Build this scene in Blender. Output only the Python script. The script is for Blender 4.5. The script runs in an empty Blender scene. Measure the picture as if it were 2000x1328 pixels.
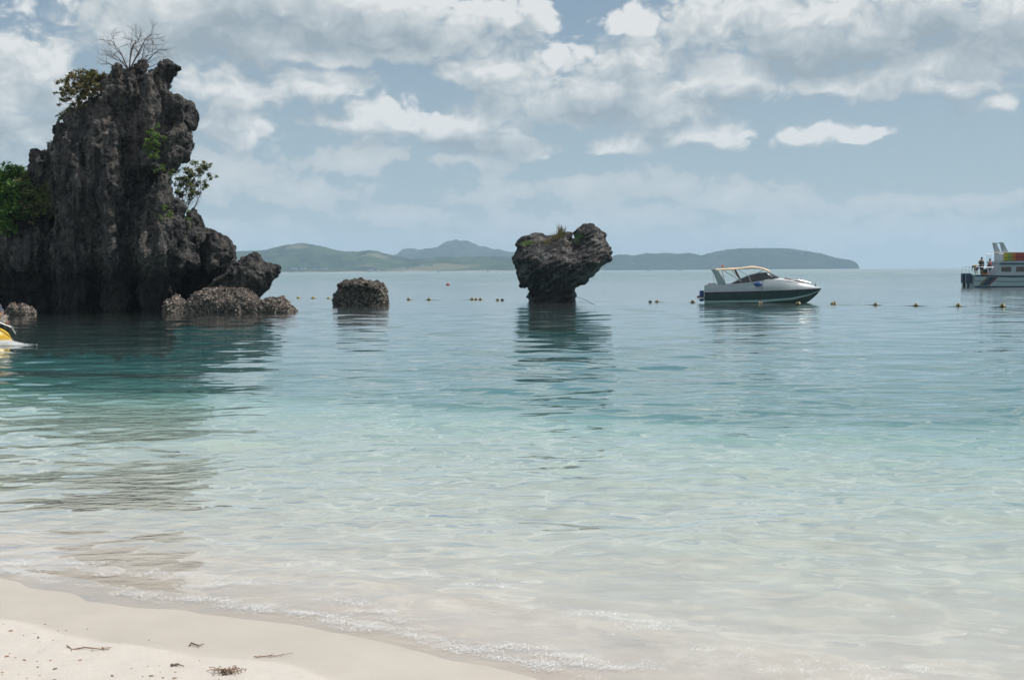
import bpy, bmesh, math, random
import numpy as np
from mathutils import Vector, Matrix, noise as mnoise
from mathutils.geometry import delaunay_2d_cdt
R = math.radians
SC = bpy.context.scene
COL = SC.collection
random.seed(7)
rng = np.random.default_rng(7)

# ------------------------------------------------------------------ camera
CAM_H = 2.0
FPX = 2400.0                                    # focal length in photo pixels (2000 wide)
PITCH = math.atan(135.5 / FPX)
ROLL = -0.0065
cam_d = bpy.data.cameras.new('camera')
cam = bpy.data.objects.new('camera', cam_d)
COL.objects.link(cam)
cam_d.sensor_fit = 'HORIZONTAL'
cam_d.sensor_width = 36.0
cam_d.lens = 36.0 * FPX / 2000.0
cam_d.clip_start = 0.1
cam_d.clip_end = 40000
RM = Matrix.Rotation(math.pi / 2 - PITCH, 4, 'X') @ Matrix.Rotation(ROLL, 4, 'Z')
cam.matrix_world = Matrix.Translation((0, 0, CAM_H)) @ RM
SC.camera = cam

def ray(px, py):
    return (RM.to_3x3() @ Vector(((px - 1000) / FPX, -(py - 664) / FPX, -1.0)))
def W(px, py, Y):                               # photo pixel -> world point at distance Y
    d = ray(px, py)
    return Vector((0, 0, CAM_H)) + d * (Y / d.y)
def G(px, py, z=0.0):                           # photo pixel -> point on the water plane
    d = ray(px, py)
    return Vector((0, 0, CAM_H)) + d * ((z - CAM_H) / d.z)
def ANG(px, py):                                # photo pixel -> azimuth, elevation
    d = ray(px, py)
    return math.atan2(d.x, d.y), math.atan2(d.z, math.hypot(d.x, d.y))

# ------------------------------------------------------------------ render settings
SC.render.engine = 'CYCLES'
cy = SC.cycles
cy.use_denoising = True
try:
    cy.denoiser = 'OPENIMAGEDENOISE'
    cy.denoising_input_passes = 'RGB_ALBEDO_NORMAL'
except Exception:
    pass
cy.max_bounces = 6
cy.diffuse_bounces = 2
cy.glossy_bounces = 3
cy.transmission_bounces = 4
cy.transparent_max_bounces = 12
cy.volume_bounces = 1
cy.use_adaptive_sampling = True
cy.adaptive_threshold = 0.02
cy.adaptive_min_samples = 16
cy.sample_clamp_indirect = 4.0
cy.caustics_reflective = False
cy.caustics_refractive = False
SC.view_settings.view_transform = 'Standard'
SC.view_settings.look = 'None'
SC.view_settings.exposure = 0.0
SC.view_settings.gamma = 1.0
SC.view_settings.use_curve_mapping = False

# ------------------------------------------------------------------ sun and sky
SUN_DIR = Vector((0.70, 0.06, 1.05)).normalized()     # towards the sun: high, right, a little behind the rocks
SUN_EL = math.asin(SUN_DIR.z)
SUN_AZ = math.atan2(SUN_DIR.x, SUN_DIR.y)
sd = bpy.data.lights.new('sun', 'SUN')
sd.energy = 4.4
sd.angle = R(0.53)
sd.color = (1.0, 0.955, 0.90)
sun = bpy.data.objects.new('sun', sd)
COL.objects.link(sun)
sun.rotation_euler = SUN_DIR.to_track_quat('Z', 'Y').to_euler()
sun.location = (30, 20, 60)

world = bpy.data.worlds.new('World')
SC.world = world
world.use_nodes = True
try:
    world.cycles.sampling_method = 'MANUAL'
    world.cycles.sample_map_resolution = 512
except Exception:
    pass

class NT:
    """small helper for writing node trees"""
    def __init__(s, tree):
        s.t = tree
    def n(s, typ, **kw):
        nd = s.t.nodes.new(typ)
        for k, v in kw.items():
            setattr(nd, k, v)
        return nd
    def put(s, sock, val):
        if isinstance(val, bpy.types.NodeSocket):
            s.t.links.new(val, sock)
        elif val is not None:
            sock.default_value = val
    def m(s, op, a, b=None, c=None, clamp=False):
        nd = s.n('ShaderNodeMath', operation=op)
        nd.use_clamp = clamp
        for i, v in enumerate((a, b, c)):
            if v is not None:
                s.put(nd.inputs[i], v)
        return nd.outputs[0]
    def vm(s, op, a, b=None, scale=None):
        nd = s.n('ShaderNodeVectorMath', operation=op)
        s.put(nd.inputs[0], a)
        if b is not None:
            s.put(nd.inputs[1], b)
        if scale is not None:
            s.put(nd.inputs['Scale'], scale)
        return nd.outputs['Value'] if op in ('LENGTH', 'DOT_PRODUCT', 'DISTANCE') else nd.outputs['Vector']
    def mapping(s, vec, loc=(0, 0, 0), rot=(0, 0, 0), scale=(1, 1, 1)):
        nd = s.n('ShaderNodeMapping')
        s.put(nd.inputs['Vector'], vec)
        nd.inputs['Location'].default_value = loc
        nd.inputs['Rotation'].default_value = rot
        nd.inputs['Scale'].default_value = scale
        return nd.outputs[0]
    def noise(s, vec, scale, detail=4, rough=0.5, dist=0.0, dims='3D', out='Fac', lac=2.0):
        nd = s.n('ShaderNodeTexNoise', noise_dimensions=dims)
        s.put(nd.inputs['Vector'], vec)
        nd.inputs['Scale'].default_value = scale
        nd.inputs['Detail'].default_value = detail
        nd.inputs['Roughness'].default_value = rough
        nd.inputs['Distortion'].default_value = dist
        nd.inputs['Lacunarity'].default_value = lac
        return nd.outputs[out]
    def voro(s, vec, scale, detail=0, rough=0.5, dims='3D', feature='F1', smooth=None, out='Distance'):
        nd = s.n('ShaderNodeTexVoronoi', voronoi_dimensions=dims, feature=feature)
        s.put(nd.inputs['Vector'], vec)
        nd.inputs['Scale'].default_value = scale
        nd.inputs['Detail'].default_value = detail
        nd.inputs['Roughness'].default_value = rough
        if smooth is not None:
            nd.inputs['Smoothness'].default_value = smooth
        return nd.outputs[out]
    def rng(s, v, a, b, c=0.0, d=1.0, smooth=True):
        nd = s.n('ShaderNodeMapRange')
        nd.interpolation_type = 'SMOOTHSTEP' if smooth else 'LINEAR'
        s.put(nd.inputs['Value'], v)
        for k, x in zip(('From Min', 'From Max', 'To Min', 'To Max'), (a, b, c, d)):
            s.put(nd.inputs[k], x)
        return nd.outputs[0]
    def mix(s, f, a, b, blend='MIX'):
        nd = s.n('ShaderNodeMix', data_type='RGBA', blend_type=blend)
        s.put(nd.inputs['Factor'], f)
        A = [i for i in nd.inputs if i.name == 'A' and i.type == 'RGBA'][0]
        B = [i for i in nd.inputs if i.name == 'B' and i.type == 'RGBA'][0]
        s.put(A, a if isinstance(a, bpy.types.NodeSocket) else (*a, 1.0))
        s.put(B, b if isinstance(b, bpy.types.NodeSocket) else (*b, 1.0))
        return [o for o in nd.outputs if o.type == 'RGBA'][0]
    def ramp(s, f, stops, interp='LINEAR'):
        nd = s.n('ShaderNodeValToRGB')
        nd.color_ramp.interpolation = interp
        el = nd.color_ramp.elements
        while len(el) > 1:
            el.remove(el[0])
        el[0].position = stops[0][0]
        el[0].color = (*stops[0][1], 1)
        for p, c in stops[1:]:
            e = el.new(p)
            e.color = (*c, 1)
        s.put(nd.inputs[0], f)
        return nd.outputs[0]

# clouds: (photo px x, y, rx, ry) of each cloud mass, in directions of the sky
CLOUDS = [
    (15, 165, 115, 125), (95, 175, 75, 95), (150, 225, 80, 70), (20, 265, 120, 65), (-70, 200, 160, 130),
    (300, 30, 190, 95), (540, 45, 310, 95), (790, 55, 230, 78), (950, 40, 105, 70), (1040, 25, 48, 52), (660, 108, 250, 32),
    (430, 170, 150, 45), (610, 165, 150, 36),
    (440, 240, 112, 66),
    (750, 235, 150, 52), (920, 252, 170, 62), (1010, 282, 100, 32),
    (885, 140, 42, 28), (1010, 150, 140, 66), (1130, 190, 190, 80), (1240, 120, 115, 72),
    (1230, 45, 80, 34), (1370, 50, 110, 80), (1420, 150, 170, 62), (1300, 215, 150, 45),
    (1570, 60, 190, 112), (1780, 70, 230, 115), (2010, 70, 190, 115), (1650, 160, 230, 34), (1850, 168, 112, 28),
    (1955, 205, 34, 16),
    (1220, 285, 80, 30), (1375, 266, 115, 38), (1555, 268, 60, 26), (1600, 258, 60, 34), (1660, 268, 70, 24),
]
FAINT = [
    (690, 315, 160, 36), (900, 318, 120, 14), (600, 385, 150, 38),
    (450, 340, 140, 70), (960, 375, 110, 36), (1120, 365, 120, 34), (1290, 358, 130, 36), (1430, 376, 120, 36), (1570, 402, 150, 40),
    (1800, 395, 220, 30), (760, 425, 150, 32), (1100, 440, 330, 42), (1650, 452, 420, 36), (430, 450, 200, 42),
]
DARK = [
    (540, 45, 270, 62), (760, 80, 160, 40), (420, 90, 140, 40),
    (1620, 118, 230, 40), (1850, 70, 190, 55),
    (70, 255, 130, 30), (1180, 222, 150, 30), (930, 290, 190, 26), (2100, 110, 120, 50),
]

def ellipse_field(nt, vec, blobs, k=0.25):
    # each ellipse's frame is reached from the one before it, so the node chain stays serial
    acc = None; q = vec; pu, pv, pa, pb = 0.0, 0.0, 1.0, 1.0
    for (x, y, rx, ry) in blobs:
        u, v = ANG(x, y)
        a, b = rx / FPX, ry / FPX
        nd = nt.n('ShaderNodeVectorMath', operation='MULTIPLY_ADD')
        nt.put(nd.inputs[0], q)
        nd.inputs[1].default_value = (pa / a, pb / b, 0.0)
        nd.inputs[2].default_value = ((pu - u) / a, (pv - v) / b, 0.0)
        q = nd.outputs[0]; pu, pv, pa, pb = u, v, a, b
        ln = nt.vm('LENGTH', q)
        acc = ln if acc is None else nt.m('SMOOTH_MIN', acc, ln, k)
    return nt.m('SUBTRACT', 1.0, acc)

def cloud_group(full):
    """density of the cloud field in a sky direction; the lean version serves for the light from above"""
    g = bpy.data.node_groups.new('cloud_field', 'ShaderNodeTree')
    g.interface.new_socket('Vector', in_out='INPUT', socket_type='NodeSocketVector')
    g.interface.new_socket('Density', in_out='OUTPUT', socket_type='NodeSocketFloat')
    nt = NT(g)
    if full:
        g.interface.new_socket('Faint', in_out='OUTPUT', socket_type='NodeSocketFloat')
        g.interface.new_socket('Warp', in_out='OUTPUT', socket_type='NodeSocketVector')
    gi = nt.n('NodeGroupInput'); go = nt.n('NodeGroupOutput')
    vec = gi.outputs[0]
    if full:
        wn = nt.noise(nt.mapping(vec, scale=(1.0, 1.55, 0.0)), 22.0, 2, 0.5, dims='2D', out='Color')
        warp = nt.vm('ADD', vec, nt.vm('SCALE', nt.vm('SUBTRACT', wn, (0.5, 0.5, 0.5)), scale=0.020))
        nt.put(go.inputs[2], warp)
    else:
        warp = vec
    st2 = nt.mapping(warp, scale=(1.0, 1.5, 0.0))
    fb = nt.noise(st2, 21.0, 7 if full else 4, 0.60, dims='2D')
    tex = nt.m('MULTIPLY', nt.m('SUBTRACT', fb, 0.5), 1.9)
    if full:
        bil = nt.voro(st2, 42.0, 2.0, 0.6, dims='2D', feature='F1')
        tex = nt.m('ADD', tex, nt.m('MULTIPLY', nt.m('SUBTRACT', 0.45, bil), 0.55))
    D = ellipse_field(nt, warp, CLOUDS)
    # the rest of the sky, outside the picture, carries the same kind of broken cloud
    sx = nt.n('ShaderNodeSeparateXYZ'); nt.put(sx.inputs[0], warp)
    out = nt.m('MAXIMUM', nt.rng(nt.m('ABSOLUTE', sx.outputs[0]), 0.44, 0.60), nt.rng(sx.outputs[1], 0.235, 0.30))
    gen = nt.m('MULTIPLY', nt.m('SUBTRACT', nt.noise(nt.mapping(warp, loc=(3.1, 1.7, 0), scale=(1, 1.9, 0)), 4.0, 2, 0.5, dims='2D'), 0.46), 4.5)
    gen = nt.m('ADD', nt.m('MULTIPLY', out, nt.m('ADD', gen, 1.2)), -1.2)
    D = nt.m('MINIMUM', nt.m('MAXIMUM', D, gen), 0.6)
    nt.put(go.inputs[0], nt.m('ADD', nt.m('MULTIPLY_ADD', D, 1.35, 0.38), tex))
    if full:
        F = ellipse_field(nt, warp, FAINT)
        nt.put(go.inputs[1], nt.m('ADD', nt.m('MULTIPLY_ADD', F, 1.0, 0.22), tex))
    return g

def build_world():
    t = world.node_tree
    t.nodes.clear()
    nt = NT(t)
    out = nt.n('ShaderNodeOutputWorld')
    bg = nt.n('ShaderNodeBackground')
    t.links.new(bg.outputs[0], out.inputs[0])
    sky = nt.n('ShaderNodeTexSky', sky_type='NISHITA')
    sky.sun_disc = False
    sky.sun_elevation = SUN_EL
    sky.sun_rotation = SUN_AZ
    sky.altitude = 0
    sky.air_density = 1.0
    sky.dust_density = 0.7
    sky.ozone_density = 1.0
    STR = 0.075
    bg.inputs['Strength'].default_value = STR
    tc = nt.n('ShaderNodeTexCoord')
    sx = nt.n('ShaderNodeSeparateXYZ'); nt.put(sx.inputs[0], tc.outputs['Generated'])
    X, Y, Z = sx.outputs
    u = nt.m('ARCTAN2', X, Y)
    v = nt.m('ARCTAN2', Z, nt.m('SQRT', nt.m('ADD', nt.m('MULTIPLY', X, X), nt.m('MULTIPLY', Y, Y))))
    cv = nt.n('ShaderNodeCombineXYZ'); nt.put(cv.inputs[0], u); nt.put(cv.inputs[1], v)
    P = cv.outputs[0]
    a = nt.n('ShaderNodeGroup', node_tree=cloud_group(True)); nt.put(a.inputs[0], P)
    d0, f0, wv = a.outputs
    # density a little nearer the sun: thick cloud above means a shaded base
    sw = nt.n('ShaderNodeSeparateXYZ'); nt.put(sw.inputs[0], wv)
    cv2 = nt.n('ShaderNodeCombineXYZ'); nt.put(cv2.inputs[0], nt.m('ADD', sw.outputs[0], 0.006)); nt.put(cv2.inputs[1], nt.m('ADD', sw.outputs[1], 0.017)); nt.put(cv2.inputs[2], d0)
    b = nt.n('ShaderNodeGroup', node_tree=cloud_group(False)); nt.put(b.inputs[0], cv2.outputs[0])
    d1 = b.outputs[0]
    edge = nt.rng(nt.m('SUBTRACT', d0, d1), -0.25, 0.35, 0.85, 0.52)      # crisp sunlit tops, soft ragged bases
    alpha = nt.m('MULTIPLY', nt.rng(d0, 0.02, edge), 0.97)
    dark = nt.rng(nt.m('ADD', ellipse_field(nt, wv, DARK, 0.5), nt.m('MULTIPLY', nt.m('SUBTRACT', d0, 0.8), 0.35)), -0.15, 0.85)
    lit = nt.m('ADD', 0.72, nt.m('MULTIPLY', nt.m('SUBTRACT', d0, d1), 0.66))
    lit = nt.m('SUBTRACT', lit, nt.m('MULTIPLY', dark, 0.50), clamp=True)
    K = 1.0 / STR
    def c(r, g, b_): return (r * K, g * K, b_ * K)
    ccol = nt.ramp(lit, [(0.0, c(.33, .395, .44)), (0.45, c(.475, .53, .56)), (0.75, c(.62, .655, .665)), (1.0, c(.79, .80, .795))])
    skyc = sky.outputs[0]
    # a thin veil of high cloud pales the blue
    veil = nt.mix(nt.rng(v, 0.0, 0.20, 0.80, 0.30, smooth=False), skyc, c(.40, .51, .595))
    fal = nt.m('MULTIPLY', nt.rng(f0, 0.0, 0.42), 0.88)
    flit = nt.m('ADD', 0.35, nt.m('MULTIPLY', nt.m('SUBTRACT', f0, 0.35), 0.6), clamp=True)
    fcol = nt.ramp(flit, [(0.0, c(.46, .525, .56)), (0.5, c(.565, .605, .62)), (1.0, c(.67, .69, .69))])
    col = nt.mix(fal, veil, fcol)
    col = nt.mix(alpha, col, ccol)
    # distance fades everything towards the horizon
    hz = nt.rng(v, -0.005, 0.075, 0.75, 0.0)
    col = nt.mix(hz, col, c(.495, .555, .585))
    nt.put(bg.inputs['Color'], col)
build_world()

# ------------------------------------------------------------------ mesh helpers
def tag(o, label=None, cat=None, group=None, kind=None):
    if label: o['label'] = label
    if cat: o['category'] = cat
    if group: o['group'] = group
    if kind: o['kind'] = kind
    return o

def link(name, me, mat=None, parent=None, smooth=False):
    o = bpy.data.objects.new(name, me)
    COL.objects.link(o)
    if mat is not None:
        me.materials.append(mat)
    if parent is not None:
        o.parent = parent
    if smooth:
        me.polygons.foreach_set('use_smooth', [True] * len(me.polygons))
    return o

def empty(name, loc=(0, 0, 0), rz=0.0):
    o = bpy.data.objects.new(name, None)
    COL.objects.link(o)
    o.location = loc
    o.rotation_euler = (0, 0, rz)
    o.empty_display_size = 0.2
    return o

def np_mesh(name, V, Q):
    """V (n,3) float, Q (m,k) int faces all of the same size"""
    V = np.asarray(V, dtype=np.float32); Q = np.asarray(Q, dtype=np.int32)
    me = bpy.data.meshes.new(name)
    me.vertices.add(len(V)); me.vertices.foreach_set('co', V.ravel())
    k = Q.shape[1]
    me.loops.add(Q.size); me.loops.foreach_set('vertex_index', Q.ravel())
    me.polygons.add(len(Q))
    me.polygons.foreach_set('loop_start', np.arange(0, Q.size, k, dtype=np.int32))
    me.update(calc_edges=True)
    return me

class MB:
    def __init__(s):
        s.v = []; s.f = []
    def add(s, vs, fs):
        b = len(s.v)
        s.v += [tuple(p) for p in vs]
        s.f += [tuple(i + b for i in f) for f in fs]
        return s
    def box(s, c, d, rot=None):
        hx, hy, hz = d[0] / 2, d[1] / 2, d[2] / 2
        vs = [Vector((x, y, z)) for x in (-hx, hx) for y in (-hy, hy) for z in (-hz, hz)]
        if rot is not None: vs = [rot @ p for p in vs]
        vs = [p + Vector(c) for p in vs]
        return s.add(vs, [(0, 1, 3, 2), (4, 6, 7, 5), (0, 4, 5, 1), (2, 3, 7, 6), (0, 2, 6, 4), (1, 5, 7, 3)])
    def tube(s, pts, rad, n=6, cap=True):
        pts = [Vector(p) for p in pts]
        if not isinstance(rad, (list, tuple)): rad = [rad] * len(pts)
        vs = []
        ref = Vector((0.3, 0.2, 1.0)).normalized()
        for i, p in enumerate(pts):
            t = (pts[min(i + 1, len(pts) - 1)] - pts[max(i - 1, 0)])
            t = t.normalized() if t.length > 1e-9 else Vector((0, 0, 1))
            a = t.cross(ref)
            if a.length < 0.05: a = t.cross(Vector((1, 0, 0)))
            a.normalize(); b = t.cross(a)
            for k in range(n):
                w = 2 * math.pi * k / n
                vs.append(p + (a * math.cos(w) + b * math.sin(w)) * rad[i])
        fs = []
        for i in range(len(pts) - 1):
            for k in range(n):
                k2 = (k + 1) % n
                fs.append((i * n + k, i * n + k2, (i + 1) * n + k2, (i + 1) * n + k))
        if cap:
            fs.append(tuple(range(n - 1, -1, -1)))
            fs.append(tuple((len(pts) - 1) * n + k for k in range(n)))
        return s.add(vs, fs)
    def ball(s, c, r, seg=10, rings=6, rot=None):
        c = Vector(c)
        rx, ry, rz = r if isinstance(r, (list, tuple)) else (r, r, r)
        vs = [Vector((0, 0, rz))]
        for i in range(1, rings):
            th = math.pi * i / rings
            for k in range(seg):
                w = 2 * math.pi * k / seg
                vs.append(Vector((rx * math.sin(th) * math.cos(w), ry * math.sin(th) * math.sin(w), rz * math.cos(th))))
        vs.append(Vector((0, 0, -rz)))
        if rot is not None: vs = [rot @ p for p in vs]
        fs = []
        for k in range(seg):
            fs.append((0, 1 + k, 1 + (k + 1) % seg))
        for i in range(rings - 2):
            for k in range(seg):
                a = 1 + i * seg + k; b = 1 + i * seg + (k + 1) % seg
                fs.append((a, a + seg, b + seg, b))
        L = len(vs) - 1
        for k in range(seg):
            fs.append((L, 1 + (rings - 2) * seg + (k + 1) % seg, 1 + (rings - 2) * seg + k))
        return s.add([p + c for p in vs], fs)
    def loft(s, secs, closed=False, cap=False):
        n = len(secs[0]); vs = [p for sc_ in secs for p in sc_]; fs = []
        for i in range(len(secs) - 1):
            for k in range(n if closed else n - 1):
                k2 = (k + 1) % n
                fs.append((i * n + k, i * n + k2, (i + 1) * n + k2, (i + 1) * n + k))
        if cap:
            fs.append(tuple(range(n - 1, -1, -1)))
            fs.append(tuple((len(secs) - 1) * n + k for k in range(n)))
        return s.add(vs, fs)
    def prism(s, poly, y0, y1):
        """poly of (x, z), extruded along y"""
        n = len(poly)
        vs = [(x, y0, z) for x, z in poly] + [(x, y1, z) for x, z in poly]
        fs = [tuple(range(n)), tuple(range(2 * n - 1, n - 1, -1))]
        for k in range(n):
            k2 = (k + 1) % n
            fs.append((k2, k, n + k, n + k2))
        return s.add(vs, fs)
    def mesh(s, name):
        me = bpy.data.meshes.new(name)
        me.from_pydata(s.v, [], s.f)
        bm = bmesh.new(); bm.from_mesh(me)
        bmesh.ops.recalc_face_normals(bm, faces=bm.faces)
        bm.to_mesh(me); bm.free()
        me.update()
        return me
    def build(s, name, mat, parent=None, smooth=False, bevel=0.0):
        o = link(name, s.mesh(name), mat, parent, smooth)
        if bevel:
            m = o.modifiers.new('bevel', 'BEVEL'); m.width = bevel; m.segments = 2; m.limit_method = 'ANGLE'
        return o

# ------------------------------------------------------------------ materials
def material(name):
    m = bpy.data.materials.new(name)
    m.use_nodes = True
    m.node_tree.nodes.clear()
    nt = NT(m.node_tree)
    out = nt.n('ShaderNodeOutputMaterial')
    return m, nt, out

def principled(nt, out, color, rough=0.6, normal=None, spec=None, metal=None):
    p = nt.n('ShaderNodeBsdfPrincipled')
    nt.put(p.inputs['Base Color'], color if isinstance(color, bpy.types.NodeSocket) else (*color, 1))
    nt.put(p.inputs['Roughness'], rough)
    if normal is not None: nt.put(p.inputs['Normal'], normal)
    if spec is not None: nt.put(p.inputs['Specular IOR Level'], spec)
    if metal is not None: nt.put(p.inputs['Metallic'], metal)
    nt.t.links.new(p.outputs[0], out.inputs[0])
    return p

def bump(nt, h, strength=0.5, dist=0.05, normal=None):
    b = nt.n('ShaderNodeBump')
    b.inputs['Strength'].default_value = strength
    b.inputs['Distance'].default_value = dist
    nt.put(b.inputs['Height'], h)
    if normal is not None: nt.put(b.inputs['Normal'], normal)
    return b.outputs[0]

def plain(name, col, rough=0.5, var=0.12, scale=6.0, metal=None, spec=None):
    m, nt, out = material(name)
    tc = nt.n('ShaderNodeTexCoord')
    f = nt.noise(tc.outputs['Object'], scale, 5, 0.6)
    a = tuple(x * (1 - var) for x in col); b = tuple(min(1, x * (1 + var)) for x in col)
    c = nt.mix(nt.rng(f, 0.3, 0.7), a, b)
    principled(nt, out, c, nt.rng(f, 0.2, 0.8, rough * 0.85, min(1, rough * 1.15)), metal=metal, spec=spec)
    return m

def rock_mat(name, oyster=0.0, streak=1.0, tide_shade=1.2, base=(.013, .0125, .0135), light=(.095, .090, .087), relief=0.20):
    m, nt, out = material(name)
    geo = nt.n('ShaderNodeNewGeometry')
    P = geo.outputs['Position']
    sx = nt.n('ShaderNodeSeparateXYZ'); nt.put(sx.inputs[0], P)
    z = sx.outputs[2]
    n1 = nt.noise(P, 0.9, 8, 0.62)
    n2 = nt.noise(nt.mapping(P, scale=(3.0, 3.0, 0.34)), 1.0, 6, 0.62)      # run-off streaks
    n3 = nt.noise(P, 6.0, 6, 0.68)
    n4 = nt.noise(P, 0.45, 3, 0.5)
    f = nt.m('ADD', nt.m('MULTIPLY', n1, 0.45), nt.m('ADD', nt.m('MULTIPLY', n2, 0.35 * streak), nt.m('MULTIPLY', n3, 0.35)))
    c = nt.mix(nt.rng(f, 0.48, 0.68), base, light)
    stain = nt.m('MULTIPLY', nt.rng(n2, 0.55, 0.68), nt.rng(n4, 0.44, 0.58))
    c = nt.mix(nt.m('MULTIPLY', stain, 0.8), c, (.19, .15, .115))
    pale = nt.rng(nt.noise(nt.mapping(P, loc=(5, 3, 1), scale=(2.0, 2.0, .4)), 1.0, 7, .68), 0.58, 0.64)
    c = nt.mix(nt.m('MULTIPLY', nt.m('MULTIPLY', pale, nt.rng(n3, .35, .55)), 0.75), c, (.23, .215, .195))
    slab = nt.rng(nt.noise(nt.mapping(P, loc=(1, 7, 2), scale=(.75, .75, .26)), 1.0, 5, .55), 0.52, 0.62)
    c = nt.mix(nt.m('MULTIPLY', nt.m('MULTIPLY', slab, nt.rng(n3, .34, .62)), 0.75), c, nt.mix(n4, (.185, .15, .12), (.15, .145, .14)))
    # tidal band: dark wet algae, plus painted undercut shade on the stack, broken upper edge
    tz = nt.m('ADD', z, nt.m('MULTIPLY', nt.m('SUBTRACT', n1, 0.5), 1.3))
    wet = nt.rng(tz, tide_shade * 0.75, tide_shade, 1.0, 0.0)
    c = nt.mix(nt.m('MULTIPLY', wet, 0.8), c, (.009, .0085, .008))
    if oyster:
        vcol = nt.voro(P, 9.0, out='Color')
        vs = nt.n('ShaderNodeSeparateXYZ'); nt.put(vs.inputs[0], vcol)
        oc = nt.ramp(vs.outputs[0], [(0, (.03, .026, .023)), (.35, (.10, .08, .066)), (.7, (.18, .145, .12)), (1, (.28, .24, .20))])
        oz = nt.rng(nt.m('ADD', tz, nt.m('MULTIPLY', n4, 0.6)), oyster * 0.7, oyster, 1.0, 0.0)
        c = nt.mix(nt.m('MULTIPLY', oz, nt.rng(n3, 0.38, 0.56)), c, oc)
    h = nt.m('ADD', nt.m('MULTIPLY', nt.noise(P, 3.5, 8, 0.68), 1.0), nt.m('MULTIPLY', nt.voro(P, 8.0, 2, 0.6), 0.35))
    nrm = bump(nt, h, 1.0, relief)
    principled(nt, out, c, nt.rng(wet, 0, 1, 0.88, 0.5), nrm, spec=0.3)
    return m

M = {}
M['rock_tower'] = rock_mat('weathered_limestone', tide_shade=2.5)  # dark band raised so its colour also paints the undercut's shade
M['rock_shelly'] = rock_mat('shelly_limestone', oyster=2.2, tide_shade=0.55, base=(.020, .018, .017), light=(.10, .09, .08))
M['rock_slab'] = rock_mat('dark_slab_limestone', oyster=1.0, tide_shade=0.35)
M['rock_grey'] = rock_mat('grey_bedded_limestone', tide_shade=1.0, streak=0.6, relief=0.14, base=(.028, .027, .028), light=(.25, .24, .233))

def leaf_mat(name, cols):
    m, nt, out = material(name)
    geo = nt.n('ShaderNodeNewGeometry')
    r = geo.outputs['Random Per Island']
    c = nt.ramp(r, [(i / max(1, len(cols) - 1), k) for i, k in enumerate(cols)])
    p = nt.n('ShaderNodeBsdfPrincipled')
    nt.put(p.inputs['Base Color'], c); p.inputs['Roughness'].default_value = 0.55
    tr = nt.n('ShaderNodeBsdfTranslucent'); nt.put(tr.inputs['Color'], nt.mix(1.0, c, (1.25, 1.35, 0.7), 'MULTIPLY'))
    mx = nt.n('ShaderNodeMixShader'); mx.inputs[0].default_value = 0.35
    nt.t.links.new(p.outputs[0], mx.inputs[1]); nt.t.links.new(tr.outputs[0], mx.inputs[2])
    nt.t.links.new(mx.outputs[0], out.inputs[0])
    return m
M['leaf_green'] = leaf_mat('broad_green_leaf', [(.03, .075, .02), (.06, .15, .03), (.12, .25, .05), (.22, .34, .08), (.09, .18, .04)])
M['leaf_dark'] = leaf_mat('dark_green_leaf', [(0.028, 0.063, 0.025), (0.049, 0.105, 0.035), (0.084, 0.140, 0.042)])
M['leaf_bright'] = leaf_mat('bright_green_leaf', [(.05, .11, .025), (.09, .18, .04), (.17, .25, .06), (.13, .16, .05)])
M['leaf_brown'] = leaf_mat('browning_leaf', [(.08, .095, .035), (.15, .155, .05), (.22, .18, .075), (.25, .15, .10), (.13, .15, .045)])
M['leaf_mixed'] = leaf_mat('mixed_leaf', [(.06, .11, .035), (.11, .17, .05), (.19, .21, .08), (.22, .16, .09), (.12, .18, .055)])
M['bark'] = plain('grey_brown_bark', (.10, .08, .07), 0.9, 0.3, 8)
M['twig'] = plain('bare_twig', (.085, .065, .062), 0.9, 0.3, 8)

# ------------------------------------------------------------------ beach and seabed
SHORE = [(-400, 60), (-60, 27), (-20, 15.5), (-8, 10.35), (-3.33, 8.02), (-1.46, 7.05), (-0.1, 6.18), (1.5, 5.05), (3.0, 4.0), (5.0, 2.9), (9.0, 2.1), (400, 2.0)]
SX = np.array([p[0] for p in SHORE]); SY = np.array([p[1] for p in SHORE])
def shore_y(x):
    # softened piecewise curve
    return (np.interp(x - 0.5, SX, SY) + np.interp(x, SX, SY) + np.interp(x + 0.5, SX, SY)) / 3
def offshore(x, y):
    """metres seaward of the waterline (negative: up the beach)"""
    return (y - shore_y(x)) * 0.87
def fnoise(x, y, f, seed=0.0):
    """cheap smooth 2-D noise from rotated sines, about -1..1"""
    a = np.zeros_like(x, dtype=np.float64)
    for i in range(6):
        th = 1.3 * i + seed; k = f * (1 + 0.37 * i)
        a += np.sin((x * math.cos(th) + y * math.sin(th)) * k + 2.1 * i + seed * 7) / 3.2
    return a
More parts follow.
